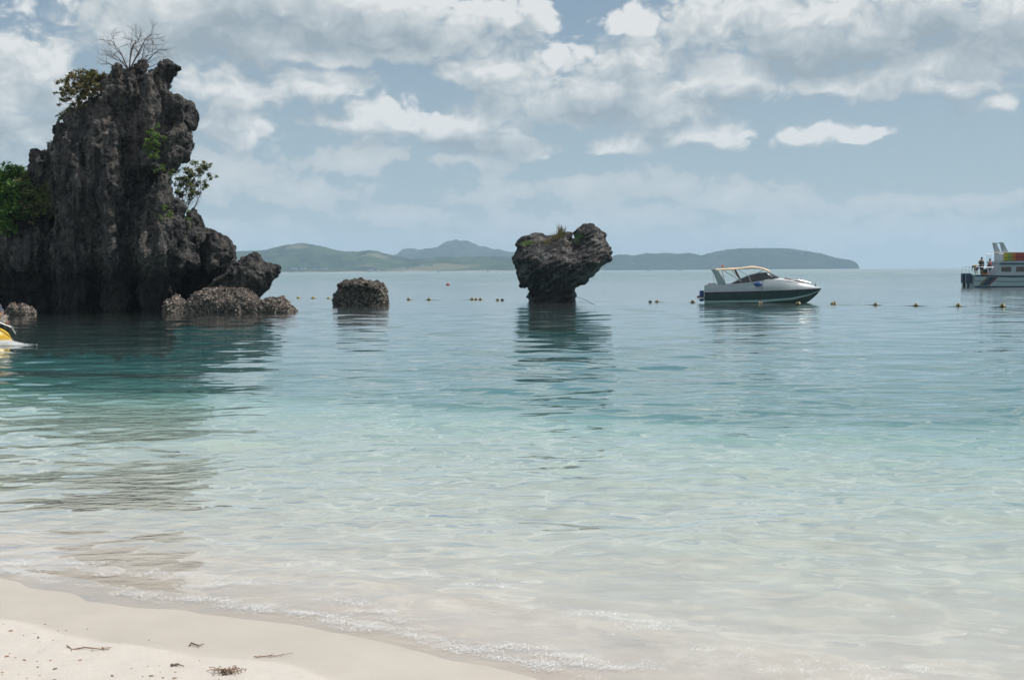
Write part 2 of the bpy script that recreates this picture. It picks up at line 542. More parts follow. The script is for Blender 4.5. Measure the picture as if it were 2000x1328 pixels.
def ground_z(x, y):
    s = offshore(x, y)
    wob = 0.10 * fnoise(x, y, 1.1, 0.4) + 0.05 * fnoise(x, y, 3.1, 2.0)
    s2 = s + wob
    up = np.where(s2 < -0.75, 0.026 + 0.055 * (-s2 - 0.75) + 0.012 * (1 - np.exp((s2 + 0.75) * 9)), 0.034 * (-s2))
    ks = [0, .5, 1.2, 2.5, 5, 9, 12, 15, 20, 30, 60, 100, 9000]
    kd = [0, .020, .10, .30, .53, .74, .90, 1.10, 1.50, 2.5, 4.6, 5.6, 5.8]
    dn = -np.interp(s2, ks, kd)
    z = np.where(s2 < 0, up, dn)
    dry = np.clip((-s - 0.7) / 0.25, 0, 1)
    z = z + dry * (0.0035 * fnoise(x, y, 9, 1.0) + 0.0030 * fnoise(x, y, 23, 3.0) + 0.0025 * fnoise(x, y, 51, 5.0))
    deep = np.clip((s - 1.5) / 4, 0, 1) * np.clip((60 - s) / 30, 0, 1)
    z = z + deep * (0.030 * fnoise(x, y, 1.7, 4.0) + 0.012 * np.sin(y * 13 + 4.5 * fnoise(x, y, .8, 2.5) + 1.5 * fnoise(x, y, 2.9, 1.5)) + 0.012 * fnoise(x, y, 5.5, 9.0))
    return z

def grid_mesh(name, xs, ys, zf):
    X, Y = np.meshgrid(xs, ys)
    Z = zf(X, Y)
    nx, ny = len(xs), len(ys)
    V = np.stack([X, Y, Z], -1).reshape(-1, 3)
    i = np.arange(ny - 1)[:, None] * nx + np.arange(nx - 1)[None]
    Q = np.stack([i, i + 1, i + 1 + nx, i + nx], -1).reshape(-1, 4)
    return np_mesh(name, V, Q)

def build_sand():
    xs = np.concatenate([[-5400, -1500, -400, -150, -70, -40], np.arange(-28, -6, .4), np.arange(-6, 6.001, .03), np.arange(6.4, 28, .4), [40, 70, 150, 400, 1500, 5400]])
    ys = np.concatenate([[-45, -25, -12, -6, -2, 0], np.arange(1, 5, .12), np.arange(5, 9.001, .022), np.arange(9.05, 20, .10), np.arange(20.3, 60, .7), [65, 72, 80, 95, 120, 160, 240, 400, 800, 2000, 4500, 9300]])
    me = grid_mesh('sand', xs, ys, ground_z)
    m, nt, out = material('pale_coral_sand')
    geo = nt.n('ShaderNodeNewGeometry'); P = geo.outputs['Position']
    sx = nt.n('ShaderNodeSeparateXYZ'); nt.put(sx.inputs[0], P)
    z = sx.outputs[2]
    n1 = nt.noise(P, 2.2, 6, 0.6); n2 = nt.noise(P, 60, 4, 0.7); n3 = nt.noise(P, 320, 2, 0.6)
    grain = nt.m('ADD', nt.m('MULTIPLY', n2, 0.5), nt.m('MULTIPLY', n3, 0.5))
    c = nt.mix(nt.rng(grain, 0.3, 0.7), (.485, .442, .394), (.575, .535, .482))
    c = nt.mix(nt.m('MULTIPLY', nt.rng(n1, 0.35, 0.75), 0.35), c, (.54, .485, .425))
    flecks = nt.rng(nt.voro(P, 38, out='Distance'), 0.05, 0.13, 1.0, 0.0)
    gate = nt.rng(nt.noise(P, 12, 3, 0.6), 0.56, 0.66)
    c = nt.mix(nt.m('MULTIPLY', nt.m('MULTIPLY', flecks, gate), 0.35), c, (.36, .27, .20))
    # sand wetted by the last wave is darker and smoother
    wz = nt.m('ADD', z, nt.m('MULTIPLY', nt.m('SUBTRACT', n1, 0.5), 0.010))
    wet = nt.m('MULTIPLY', nt.rng(wz, 0.022, 0.031, 1.0, 0.0), nt.rng(z, -0.02, -0.002, 0.0, 1.0))
    c = nt.mix(wet, c, nt.mix(nt.rng(n1, .3, .7), (.472, .425, .366), (.515, .465, .405)))
    # under water the clean white coral sand is finer and paler
    sea = nt.rng(z, -0.035, -0.002, 1.0, 0.0)
    c = nt.mix(sea, c, nt.mix(nt.rng(n1, .3, .75), (.50, .465, .42), (.60, .565, .51)))
    # deeper bed coloured darker, in place of light lost in deep water
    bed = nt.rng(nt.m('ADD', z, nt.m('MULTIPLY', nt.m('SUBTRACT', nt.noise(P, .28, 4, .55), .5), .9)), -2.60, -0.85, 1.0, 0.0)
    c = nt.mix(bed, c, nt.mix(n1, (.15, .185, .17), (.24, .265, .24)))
    h = nt.m('ADD', nt.m('MULTIPLY', n2, 0.6), n3)
    nrm = bump(nt, h, 0.35, 0.006)
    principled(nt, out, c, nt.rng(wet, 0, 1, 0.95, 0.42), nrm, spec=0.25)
    o = link('sand_beach', me, m, smooth=True)
    tag(o, 'pale sand beach sloping into the sea', kind='structure')
    return o
build_sand()

# ------------------------------------------------------------------ sea
WAVES = []
_r = np.random.default_rng(21)
for i in range(64):
    lam = 0.22 * (5.2 / 0.22) ** (i / 63.0) * _r.uniform(0.9, 1.1)
    th = _r.normal(0, 0.62) - 0.12                      # spread round the onshore direction
    k = 2 * math.pi / lam
    slope = 0.0110 * (1.0 if lam < 2.4 else 0.75)
    WAVES.append((k * math.sin(th), k * math.cos(th), slope / k, _r.uniform(0, 6.283), lam))
def wave_z(x, y, dy):
    s = offshore(x, y)
    shal = np.clip((s + 0.4) / 6.0, 0.10, 1.0)
    gust = 0.85 + 0.30 * fnoise(x * 1.0, y * 0.45, 0.33, 1.7) + 0.15 * fnoise(x, y, 0.9, 3.3)
    gust = np.clip(gust, 0.35, 1.5)
    z = np.zeros_like(x)
    for kx, ky, a, ph, lam in WAVES:
        fade = np.clip((lam / np.maximum(dy, 1e-6) - 2.2) / 2.0, 0, 1)     # leave out what the mesh cannot carry
        z += fade * a * np.sin(kx * x + ky * y + ph)
    # low swell lines near the right, as a passing wake
    sw = 0.028 * np.exp(-((y - 21.5 - 0.12 * (x - 8) ** 1.0) / 1.3) ** 2) * np.clip((x - 6.5) / 5, 0, 1) ** 2
    # swash front: thin rounded lip of water
    lip = 0.010 * np.exp(-((s - 0.10) / 0.12) ** 2) + 0.009 * np.exp(-((s - 1.05 - 0.2 * fnoise(x, y, .8, 6.)) / 0.16) ** 2)
    calm = np.interp(y, [7, 12, 20, 36], [1.5, 1.45, .95, .62])         # quieter in the lee further out
    return z * shal * gust * calm + sw + lip * (0.7 + 0.5 * fnoise(x, y, 3.0, 8.0))

SEA_D = -8.0
def build_sea():
    ys = [1.2]
    while ys[-1] < 130: ys.append(ys[-1] * (1.0042 if ys[-1] > 5 else 1.02))
    while ys[-1] < 8600: ys.append(ys[-1] * 1.07)
    ys = np.array(ys)
    tx = np.arange(-0.60, 0.6001, 0.0040)
    ex = [6, 20, 80, 300, 1200, 5200]
    rows = []
    for y in ys:
        core = tx * max(y, 4.0)
        e = core[-1]
        outer = np.array([e + (5200 - e) * t for t in (0.002, 0.01, 0.05, 0.2, 0.5, 1.0)]) if e < 5100 else np.linspace(e + 5, e + 60, 6)
        rows.append(np.concatenate([-outer[::-1], core, outer]))
    X = np.array(rows); Y = np.repeat(ys[:, None], X.shape[1], 1)
    DY = np.maximum(np.abs(np.gradient(X, axis=1)), 0)
    DYy = np.gradient(ys)[:, None]
    Z = wave_z(X, Y, np.maximum(DY, DYy))
    ny, nx = X.shape
    V = np.stack([X, Y, Z], -1).reshape(-1, 3)
    i = np.arange(ny - 1)[:, None] * nx + np.arange(nx - 1)[None]
    Q = np.stack([i, i + 1, i + 1 + nx, i + nx], -1).reshape(-1, 4)
    # close the body of water below
    rim = np.concatenate([np.arange(nx), np.arange(1, ny) * nx + nx - 1, (ny - 1) * nx + np.arange(nx - 2, -1, -1), np.arange(ny - 2, 0, -1) * nx])
    nb = len(V)
    low = V[rim].copy(); low[:, 2] = SEA_D
    nr = len(rim)
    a = np.arange(nr); b = (a + 1) % nr
    side = np.stack([rim[b], rim[a], nb + a, nb + b], -1)
    cen = np.array([[0, 4000, SEA_D]])
    V = np.concatenate([V, low, cen]); c = len(V) - 1
    Q = np.concatenate([Q, side])
    tri = np.stack([nb + b, nb + a, np.full(nr, c)], -1)
    me = bpy.data.meshes.new('sea')
    me.vertices.add(len(V)); me.vertices.foreach_set('co', V.astype(np.float32).ravel())
    loops = np.concatenate([Q.ravel(), tri.ravel()]).astype(np.int32)
    me.loops.add(len(loops)); me.loops.foreach_set('vertex_index', loops)
    me.polygons.add(len(Q) + len(tri))
    starts = np.concatenate([np.arange(len(Q)) * 4, len(Q) * 4 + np.arange(len(tri)) * 3]).astype(np.int32)
    me.polygons.foreach_set('loop_start', starts)
    me.update(calc_edges=True)
    m, nt, out = material('clear_sea_water')
    geo = nt.n('ShaderNodeNewGeometry'); P = geo.outputs['Position']
    # fine ripples; gust patches change how lively they are
    w = nt.mapping(P, scale=(1.0, 1.6, 1.0))
    r1 = nt.noise(w, 2.6, 3, 0.55, dims='2D')
    r2 = nt.noise(nt.mapping(P, rot=(0, 0, 0.5), scale=(1.0, 1.5, 1)), 0.75, 3, 0.5, dims='2D')
    g = nt.noise(nt.mapping(P, scale=(1.0, 0.35, 1)), 0.055, 3, 0.55, dims='2D')
    sxy = nt.n('ShaderNodeSeparateXYZ'); nt.put(sxy.inputs[0], P)
    far = nt.m('ADD', nt.rng(sxy.outputs[1], 18, 90, 0.11, 0.13, smooth=False), nt.rng(sxy.outputs[1], 90, 350, 0.0, 0.25, smooth=False))
    near = nt.rng(sxy.outputs[1], 6.5, 11.0, 0.30, 1.0)
    hh = nt.m('ADD', nt.m('MULTIPLY', r1, nt.m('ADD', nt.rng(sxy.outputs[1], 9, 30, 0.034, 0.0, smooth=False), nt.rng(sxy.outputs[1], 60, 260, 0.0065, 0.030, smooth=False))), nt.m('MULTIPLY', nt.m('MULTIPLY', r2, 0.26), far))
    hh = nt.m('MULTIPLY', hh, nt.m('MULTIPLY', near, nt.rng(g, 0.3, 0.7, 0.55, 1.25)))
    nrm = bump(nt, hh, 1.0, 1.0)
    fr = nt.n('ShaderNodeFresnel'); fr.inputs['IOR'].default_value = 1.333; nt.put(fr.inputs['Normal'], nrm)
    gl = nt.n('ShaderNodeBsdfGlossy'); nt.put(gl.inputs['Roughness'], nt.m('ADD', nt.rng(sxy.outputs[1], 25, 80, 0.025, 0.13, smooth=False), nt.rng(sxy.outputs[1], 80, 500, 0.0, 0.20, smooth=False)))   # stands for the waves too small to draw out there
    gl.inputs['Color'].default_value = (1, 1, 1, 1)
    tr = nt.n('ShaderNodeBsdfTransparent'); tr.inputs['Color'].default_value = (1, 1, 1, 1)
    mx = nt.n('ShaderNodeMixShader')
    nt.put(mx.inputs[0], nt.m('MULTIPLY', fr.outputs[0], nt.rng(sxy.outputs[1], 60, 450, 1.0, 0.66, smooth=False)))
    nt.t.links.new(tr.outputs[0], mx.inputs[1]); nt.t.links.new(gl.outputs[0], mx.inputs[2])
    nt.t.links.new(mx.outputs[0], out.inputs['Surface'])
    va = nt.n('ShaderNodeVolumeAbsorption'); va.inputs['Color'].default_value = (0.0, 0.76, 0.79, 1); va.inputs['Density'].default_value = 0.062
    vs = nt.n('ShaderNodeVolumeScatter'); vs.inputs['Color'].default_value = (1.0, .97, .98, 1); vs.inputs['Density'].default_value = 0.0085
    ad = nt.n('ShaderNodeAddShader')
    nt.t.links.new(va.outputs[0], ad.inputs[0]); nt.t.links.new(vs.outputs[0], ad.inputs[1])
    nt.t.links.new(ad.outputs[0], out.inputs['Volume'])
    o = link('sea', me, m, smooth=True)
    tag(o, 'calm clear turquoise sea', kind='structure')
    return o
build_sea()

# ------------------------------------------------------------------ far land
def hill_mat(name, a, b, field):
    m, nt, out = material(name)
    geo = nt.n('ShaderNodeNewGeometry'); P = geo.outputs['Position']
    sx = nt.n('ShaderNodeSeparateXYZ'); nt.put(sx.inputs[0], P)
    n1 = nt.noise(P, 0.012, 6, 0.65); n2 = nt.noise(nt.mapping(P, scale=(.5, 1, 2.2)), 0.006, 4, 0.55)
    c = nt.mix(nt.rng(n1, 0.35, 0.65), a, b)
    c = nt.mix(nt.m('MULTIPLY', nt.rng(n2, 0.57, 0.62), field), c, (.20, .17, .10))
    c = nt.mix(nt.rng(nt.m('ADD', sx.outputs[2], nt.m('MULTIPLY', n1, 8)), 5.5, 8.0, 0.85 * min(1, field * 1.4), 0.0), c, (.34, .30, .24))
    principled(nt, out, c, 0.95, spec=0.1)
    return m
M['hill_near'] = hill_mat('wooded_hillside', (.012, .024, .012), (.044, .068, .022), 0.6)
M['hill_far'] = hill_mat('far_wooded_mountain', (.009, .018, .010), (.028, .044, .018), 0.0)

def build_hill(name, ridge, D, depth, mat, label, rough=1.0, seed=0):
    pts = [W(x, y, D) for x, y in ridge]
    px = np.array([p.x for p in pts]); pz = np.array([max(0, p.z) for p in pts])
    nx = 420
    xs = np.linspace(px[0], px[-1], nx)
    zr = np.interp(xs, px, pz)
    ts = np.concatenate([np.linspace(-1, 0, 40), np.linspace(0, 1, 16)[1:]])
    X = np.repeat(xs[None], len(ts), 0)
    V = np.zeros((len(ts), nx, 3))
    for j, t in enumerate(ts):
        prof = (1 - abs(t) ** 1.5) if t < 0 else (1 - t ** 1.6)
        # shore side: irregular spurs
        V[j, :, 0] = xs * (1 + t * depth / D)          # the land narrows towards its shore
        V[j, :, 1] = D + t * depth
        zz = zr * prof
        V[j, :, 2] = zz
    hmax = pz.max()
    for j in range(len(ts)):
        for i in range(nx):
            x, y, z = V[j, i]
            e = min(1.0, z / (0.25 * hmax + 1e-6))
            n = mnoise.fractal(Vector((x * .004, y * .004, seed)), 1.0, 2.0, 5)
            n2 = mnoise.fractal(Vector((x * .035, y * .035, seed + 4)), 0.8, 2.0, 3)
            damp = 0.35 if abs(ts[j]) < 0.06 else 1.0
            V[j, i, 2] = z + e * (n * hmax * (0.30 if ts[j] < 0 else .16) * damp * min(1, abs(ts[j]) * 3 + .3) + n2 * 3.0 * rough * max(.45, damp)) - (2.0 if abs(ts[j]) > .985 else 0)
    i = np.arange(len(ts) - 1)[:, None] * nx + np.arange(nx - 1)[None]
    Q = np.stack([i, i + 1, i + 1 + nx, i + nx], -1).reshape(-1, 4)
    me = np_mesh(name, V.reshape(-1, 3), Q)
    o = link(name, me, mat, smooth=True)
    tag(o, label, kind='structure')
    return V
HILL_L = build_hill('wooded_hills', [(330, 531), (380, 512), (430, 498), (463, 490.6), (518, 488), (556, 479), (579, 476.7), (614, 480.5), (643, 486), (660, 490.6), (695, 492), (716, 489), (745, 496.5), (774, 502), (802, 505), (875, 503.7), (962, 502), (1008, 503), (1060, 512), (1120, 518), (1180, 526)],
                    4300, 620, M['hill_near'], 'hazy green hills along the left of the horizon', seed=1)
build_hill('mountain', [(700, 526), (760, 507), (779, 501.6), (800, 492), (855, 484), (875, 474.6), (892, 471), (910, 471.7), (933, 480.5), (947, 481), (976, 490.6), (997, 496), (1040, 505), (1100, 514), (1180, 525)],
           6800, 900, M['hill_far'], 'blue flat-topped mountain behind the hills', seed=3)
HILL_R = build_hill('headland', [(1040, 526), (1100, 516), (1150, 511), (1189, 509), (1203, 502), (1212, 503), (1232, 503.6), (1261, 499), (1279, 501.6), (1310, 498), (1342, 497), (1371, 501.6), (1397, 495), (1426, 490), (1464, 485), (1499, 484.6), (1542, 485.7), (1571, 490), (1600, 496), (1629, 505), (1655, 510), (1670, 514), (1676, 519), (1679, 526)],
                    5300, 520, M['hill_far'], 'long blue headland on the right of the horizon', seed=5)

# ------------------------------------------------------------------ haze
def build_haze():
    mb = MB().box((0, 4300, 0), (1, 1, 1))
    x0, x1, y0, y1, z0, z1 = -5600, 5600, -300, 9500, -9.2, 260
    V = [(x, y, z) for x in (x0, x1) for y in (y0, y1) for z in (z0, z1)]
    me = bpy.data.meshes.new('haze')
    me.from_pydata(V, [], [(0, 1, 3, 2), (4, 6, 7, 5), (0, 4, 5, 1), (2, 3, 7, 6), (0, 2, 6, 4), (1, 5, 7, 3)])
    m, nt, out = material('sea_haze')
    pv = nt.n('ShaderNodeVolumePrincipled')
    pv.inputs['Color'].default_value = (.61, .80, 1.0, 1)
    pv.inputs['Density'].default_value = 0.000115
    pv.inputs['Anisotropy'].default_value = 0.0
    nt.t.links.new(pv.outputs[0], out.inputs['Volume'])
    o = link('haze', me, m)
    tag(o, 'thin pale sea haze', kind='stuff')
build_haze()

# ------------------------------------------------------------------ rocks
def lobe(outline, Y, tf, tb, rad, prof=None, step=0.22, zmin=None, tilt=(0.0, 0.0)):
    """closed body from a rock's outline at distance Y: rounded from the edge over `rad` metres to
    tf metres towards the viewer and tb metres behind; prof(x, z) scales the front"""
    pts = [W(x, y, Y) for x, y in outline]
    P2 = [(p.x, p.z) for p in pts]
    if zmin is not None:
        P2 = [(x, max(z, zmin)) for x, z in P2]
    dens = []
    for i in range(len(P2)):
        a = np.array(P2[i]); b = np.array(P2[(i + 1) % len(P2)])
        n = max(1, int(np.hypot(*(b - a)) / step))
        for k in range(n): dens.append(tuple(a + (b - a) * k / n))
    poly = np.array(dens)
    nb = len(poly)
    x0, z0 = poly.min(0); x1, z1 = poly.max(0)
    gx, gz = np.meshgrid(np.arange(x0, x1, step), np.arange(z0, z1, step))
    g = np.stack([gx.ravel(), gz.ravel()], -1) + rng.uniform(-.25, .25, (gx.size, 2)) * step
    A = poly; B = np.roll(poly, -1, 0)
    def dist(g):
        d = np.full(len(g), 1e9)
        for a, b in zip(A, B):
            ab = b - a; t = np.clip(((g - a) @ ab) / max(ab @ ab, 1e-9), 0, 1)
            d = np.minimum(d, np.hypot(*(g - a - t[:, None] * ab).T))
        return d
    ins = np.zeros(len(g), bool)
    for a, b in zip(A, B):
        c = ((a[1] > g[:, 1]) != (b[1] > g[:, 1]))
        with np.errstate(divide='ignore', invalid='ignore'):
            xx = (b[0] - a[0]) * (g[:, 1] - a[1]) / (b[1] - a[1]) + a[0]
        ins ^= c & (g[:, 0] < xx)
    d = dist(g)
    g = g[ins & (d > step * 0.4)]
    allp = np.concatenate([poly, g])
    res = delaunay_2d_cdt([Vector(p) for p in allp], [(i, (i + 1) % nb) for i in range(nb)], [], 1, 1e-5)
    vs = np.array([(p.x, p.y) for p in res[0]]); fs = [tuple(f) for f in res[2]]
    d = dist(vs); border = d < 1e-4
    e = np.clip(d / rad, 0, 1)
    t = np.sqrt(np.clip(1 - (1 - e) ** 2, 0, 1))
    pf = np.array([prof(x, z) if prof else 1.0 for x, z in vs])
    off = tilt[0] * np.maximum(0, vs[:, 1] - tilt[1])
    front = np.stack([vs[:, 0], Y - tf * t * pf + off, vs[:, 1]], -1)
    back = np.stack([vs[:, 0], Y + tb * t + off, vs[:, 1]], -1)
    n = len(vs); bi = {}
    V = [tuple(p) for p in front]
    for i in range(n):
        if border[i]: bi[i] = i
        else:
            bi[i] = len(V); V.append(tuple(back[i]))
    F = [f for f in fs] + [tuple(bi[i] for i in reversed(f)) for f in fs]
    return V, F

def rock(name, lobes, mat, label, cat, vox=0.09, crag=0.30, flute=0.0, fine=0.09, seed=0.0, pit=0.0, bed=None, group=None):
    mb = MB()
    for V, F in lobes: mb.add(V, F)
    me = mb.mesh(name + '_raw')
    o = bpy.data.objects.new(name + '_raw', me)
    COL.objects.link(o)
    md = o.modifiers.new('r', 'REMESH'); md.mode = 'VOXEL'; md.voxel_size = vox; md.use_smooth_shade = True
    dg = bpy.context.evaluated_depsgraph_get()
    me2 = bpy.data.meshes.new_from_object(o.evaluated_get(dg))
    bpy.data.objects.remove(o); bpy.data.meshes.remove(me)
    n = len(me2.vertices)
    co = np.empty(n * 3, np.float32); me2.vertices.foreach_get('co', co); co = co.reshape(-1, 3).astype(np.float64)
    def normals():
        no = np.empty(n * 3, np.float32); me2.vertices.foreach_get('normal', no)
        return no.reshape(-1, 3)
    no = normals()
    S = Vector((seed, seed * 1.7, seed * .6))
    h = np.zeros(n)
    for i in range(n):
        p = Vector(co[i])
        a = mnoise.ridged_multi_fractal(p * 0.55 + S, 0.9, 2.1, 4, 0.9, 1.6) - 1.1     # crags
        h[i] = a * crag * 0.55
        if flute:
            h[i] += flute * 1.5 * (abs(mnoise.noise(Vector((p.x * .75, p.y * .75, p.z * .11)) + S)) * 2.0 - 0.45)
            h[i] += flute * (abs(mnoise.noise(Vector((p.x * 1.7, p.y * 1.7, p.z * .22)) + S)) * 2.0 - 0.45)
            h[i] += flute * 0.5 * (abs(mnoise.noise(Vector((p.x * 4.1, p.y * 4.1, p.z * .5)) + S)) * 2.0 - 0.45)
        if bed:
            q = p.x * bed[0] + p.y * bed[1] + p.z * bed[2]
            h[i] += bed[3] * (abs(mnoise.noise(Vector((q * 2.6, p.x * .5, p.y * .5)) + S)) * 2.2 - .5)
            h[i] += bed[3] * .5 * (abs(mnoise.noise(Vector((q * 6.5, p.x * .9, p.y * .9)) + S)) * 2.2 - .5)
    co = co + no * h[:, None]
    me2.vertices.foreach_set('co', co.astype(np.float32).ravel()); me2.update()
    no = normals()
    h = np.zeros(n)
    for i in range(n):
        p = Vector(co[i])
        b = mnoise.fractal(p * 2.4 + S, 0.6, 2.2, 4) + 0.55 * (mnoise.ridged_multi_fractal(p * 2.0 + S, 0.9, 2.2, 3, 0.9, 1.5) - 1.0)
        dd = mnoise.voronoi(p * 2.2 + S)[0]
        h[i] = fine * (b * 0.9 + (dd[1] - dd[0] - 0.3) * 0.9)
        if pit:
            d2 = mnoise.voronoi(p * 6.0 + S)[0]
            h[i] += pit * (0.45 - d2[0]) * 1.5
    co = co + no * h[:, None]
    me2.vertices.foreach_set('co', co.astype(np.float32).ravel()); me2.update()
    me2.name = name
    o = link(name, me2, mat, smooth=False)
    tag(o, label, cat, group)
    return o

YT = 64.6
def tower_prof(x, z):
    # sea-cut notch at the foot, swelling above it
    zz = min(max(z, 0), 14)
    notch = 0.48 if zz < 0.9 else 0.48 + 0.52 * min(1, (zz - 0.9) / 1.9)
    return notch * (1.0 + 0.10 * math.sin(zz * 0.9 + x * 0.8)) * (1 - 0.022 * zz)
T_MAIN = [(110, 690), (108, 600), (104, 540), (112, 470), (118, 420), (108, 370), (68, 335), (68, 318), (71, 297), (84, 287), (102, 284), (111, 270), (102, 264), (102, 256), (113, 240), (133, 236),
          (145, 211), (158, 199), (185, 188), (197, 176), (203, 156), (216, 140), (224, 128), (239, 129), (251, 135), (259, 125), (272, 122), (282, 130), (285, 150),
          (300, 190), (318, 250), (325, 300), (332, 330), (333, 365), (331, 410), (350, 430), (361, 440), (372, 483), (374, 513), (356, 531), (344, 552), (330, 590), (326, 690)]
T_HEAD = [(283, 260), (278, 200), (285, 158), (291, 146), (297, 135), (312, 122), (321, 116), (332, 121), (348, 125), (351, 130), (342, 139), (334, 160), (337, 170), (349, 177), (359, 194), (370, 208), (366, 218), (374, 230), (370, 240),
          (361, 244), (364, 257), (361, 286), (355, 309), (346, 321), (337, 328), (320, 335), (300, 310)]
T_CHIN = [(272, 330), (282, 280), (300, 245), (362, 244), (363, 262), (360, 288), (352, 312), (337, 330), (315, 345), (290, 350)]
T_CHEEK = [(300, 345), (330, 335), (333, 365), (331, 405), (318, 430), (285, 440), (272, 420), (280, 380)]
T_FOOT = [(262, 420), (290, 395), (333, 405), (347, 390), (353, 420), (362, 440), (372, 483), (374, 512), (356, 532), (345, 552), (330, 580), (326, 640), (270, 640), (262, 560), (255, 490)]
T_LEFT = [(-230, 690), (-230, 490), (-120, 470), (-30, 450), (15, 430), (45, 395), (62, 345), (100, 345), (135, 400), (165, 470), (170, 560), (170, 690)]
T_RIB = [(112, 640), (112, 545), (118, 470), (124, 400), (140, 345), (165, 330), (180, 360), (170, 450), (178, 530), (170, 640)]
T_RIB2 = [(196, 640), (190, 540), (196, 440), (200, 330), (212, 260), (232, 250), (240, 330), (246, 430), (252, 540), (250, 640)]
T_SHOULD = [(60, 350), (68, 318), (71, 297), (84, 287), (100, 285), (130, 300), (150, 340), (140, 420), (100, 430), (75, 400)]
T_CREST = [(200, 200), (204, 156), (217, 140), (224, 128), (239, 129), (251, 136), (252, 190), (240, 230), (210, 230)]
rock('limestone_stack', [
    lobe(T_MAIN, YT, 2.9, 2.8, 2.6, tower_prof),
    lobe(T_HEAD, YT - 1.3, 1.5, 1.6, 1.0),
    lobe(T_CHIN, YT - 2.0, 1.0, 1.5, 0.8),
    lobe(T_CHEEK, YT - 2.5, 0.8, 1.4, 0.7),
    lobe(T_FOOT, YT - 2.1, 1.3, 2.0, 1.1, tower_prof),
    lobe(T_LEFT, YT + 1.2, 2.6, 3.0, 2.4, tower_prof),
    lobe(T_RIB, YT - 2.0, 1.2, 1.6, 0.8, tower_prof),
    lobe(T_RIB2, YT - 2.4, 1.1, 1.6, 0.8, tower_prof),
    lobe(T_SHOULD, YT - 0.4, 1.2, 1.6, 0.9),
    lobe(T_CREST, YT - 0.8, 1.3, 1.2, 0.7),
], M['rock_tower'], 'tall dark craggy limestone stack with plants growing on it', 'rock', vox=0.065, crag=0.50, flute=0.24, fine=0.095, seed=3.0, bed=(.12, .1, 1, .05))

rock('boulder', [lobe([(338, 640), (342, 560), (358, 500), (366, 470), (364, 430), (368, 411), (379, 406), (394, 422), (402, 443), (422, 450), (446, 462), (461, 483), (461, 505), (466, 530), (474, 570), (476, 640)], YT + 1.0, 1.3, 1.7, 1.2),
                 lobe([(400, 545), (402, 455), (422, 450), (446, 462), (461, 483), (459, 501), (446, 522), (425, 545)], YT - 0.3, 0.9, 1.0, 0.8)],
     M['rock_tower'], 'hunched dark boulder leaning on the right side of the tall stack', 'rock', vox=0.06, crag=0.16, flute=0.04, fine=0.12, seed=5.5, group='rocks round the tall stack')
rock('boulder', [lobe([(392, 580), (420, 548), (434, 531), (455, 513), (476, 498), (497, 487), (512, 495), (519, 514), (539, 513), (550, 520), (547, 540), (530, 567), (512, 580), (490, 600), (480, 640), (420, 640)], YT - 1.2, 1.1, 1.2, 0.9),
                 lobe([(360, 592), (392, 566), (430, 538), (446, 524), (456, 530), (430, 552), (405, 572), (375, 596)], YT - 2.4, 0.3, 0.9, 0.3)],
     M['rock_slab'], 'dark slab of rock tilting up to a point over the water', 'rock', vox=0.06, crag=0.2, fine=0.09, seed=8.2, bed=(0.6, 0.3, 0.75, 0.07), group='rocks round the tall stack')
rock('boulder', [lobe([(314, 640), (316, 603), (325, 582), (346, 572), (364, 587), (391, 566), (428, 556), (467, 558), (497, 568), (509, 584), (506, 640)], YT - 2.6, 1.1, 1.4, 0.9, step=0.16)],
     M['rock_shelly'], 'low brown mound crusted with shells at the foot of the tall stack', 'rock', vox=0.05, crag=0.30, fine=0.11, pit=0.05, seed=2.2, group='rocks round the tall stack')
rock('boulder', [lobe([(484, 640), (486, 606), (497, 592), (509, 582), (530, 576), (551, 577), (566, 588), (580, 597), (587, 608), (588, 640)], YT - 3.0, 0.9, 1.0, 0.7, step=0.15)],
     M['rock_shelly'], 'small jagged shelly rock at the right end of the islet', 'rock', vox=0.05, crag=0.30, fine=0.11, pit=0.05, seed=11.0, group='rocks round the tall stack')
rock('boulder', [lobe([(8, 650), (13, 606), (14, 598), (24, 590), (35, 593), (47, 590), (56, 595), (64, 604), (71, 611), (73, 650)], 59.6, 0.6, 0.7, 0.45, step=0.12)],
     M['rock_shelly'], 'small shelly brown rock under the dark left wall of the islet', 'rock', vox=0.045, crag=0.12, fine=0.07, pit=0.06, seed=14.0, group='rocks round the tall stack')
rock('boulder', [lobe([(650, 640), (650, 592), (651, 577), (658, 566), (661, 552), (677, 544), (710, 541), (741, 549), (756, 561), (761, 570), (763, 592), (763, 640)], 73.2, 1.2, 1.4, 0.9, step=0.16),
                 lobe([(664, 572), (668, 552), (690, 544), (715, 545), (742, 556), (752, 572)], 72.4, 0.7, 0.9, 0.5, step=0.16)],
     M['rock_shelly'], 'squat brown shelly rock standing alone between the float line gaps', 'rock', vox=0.05, crag=0.34, fine=0.12, pit=0.03, seed=17.3, bed=(.1, .2, 1, .07))

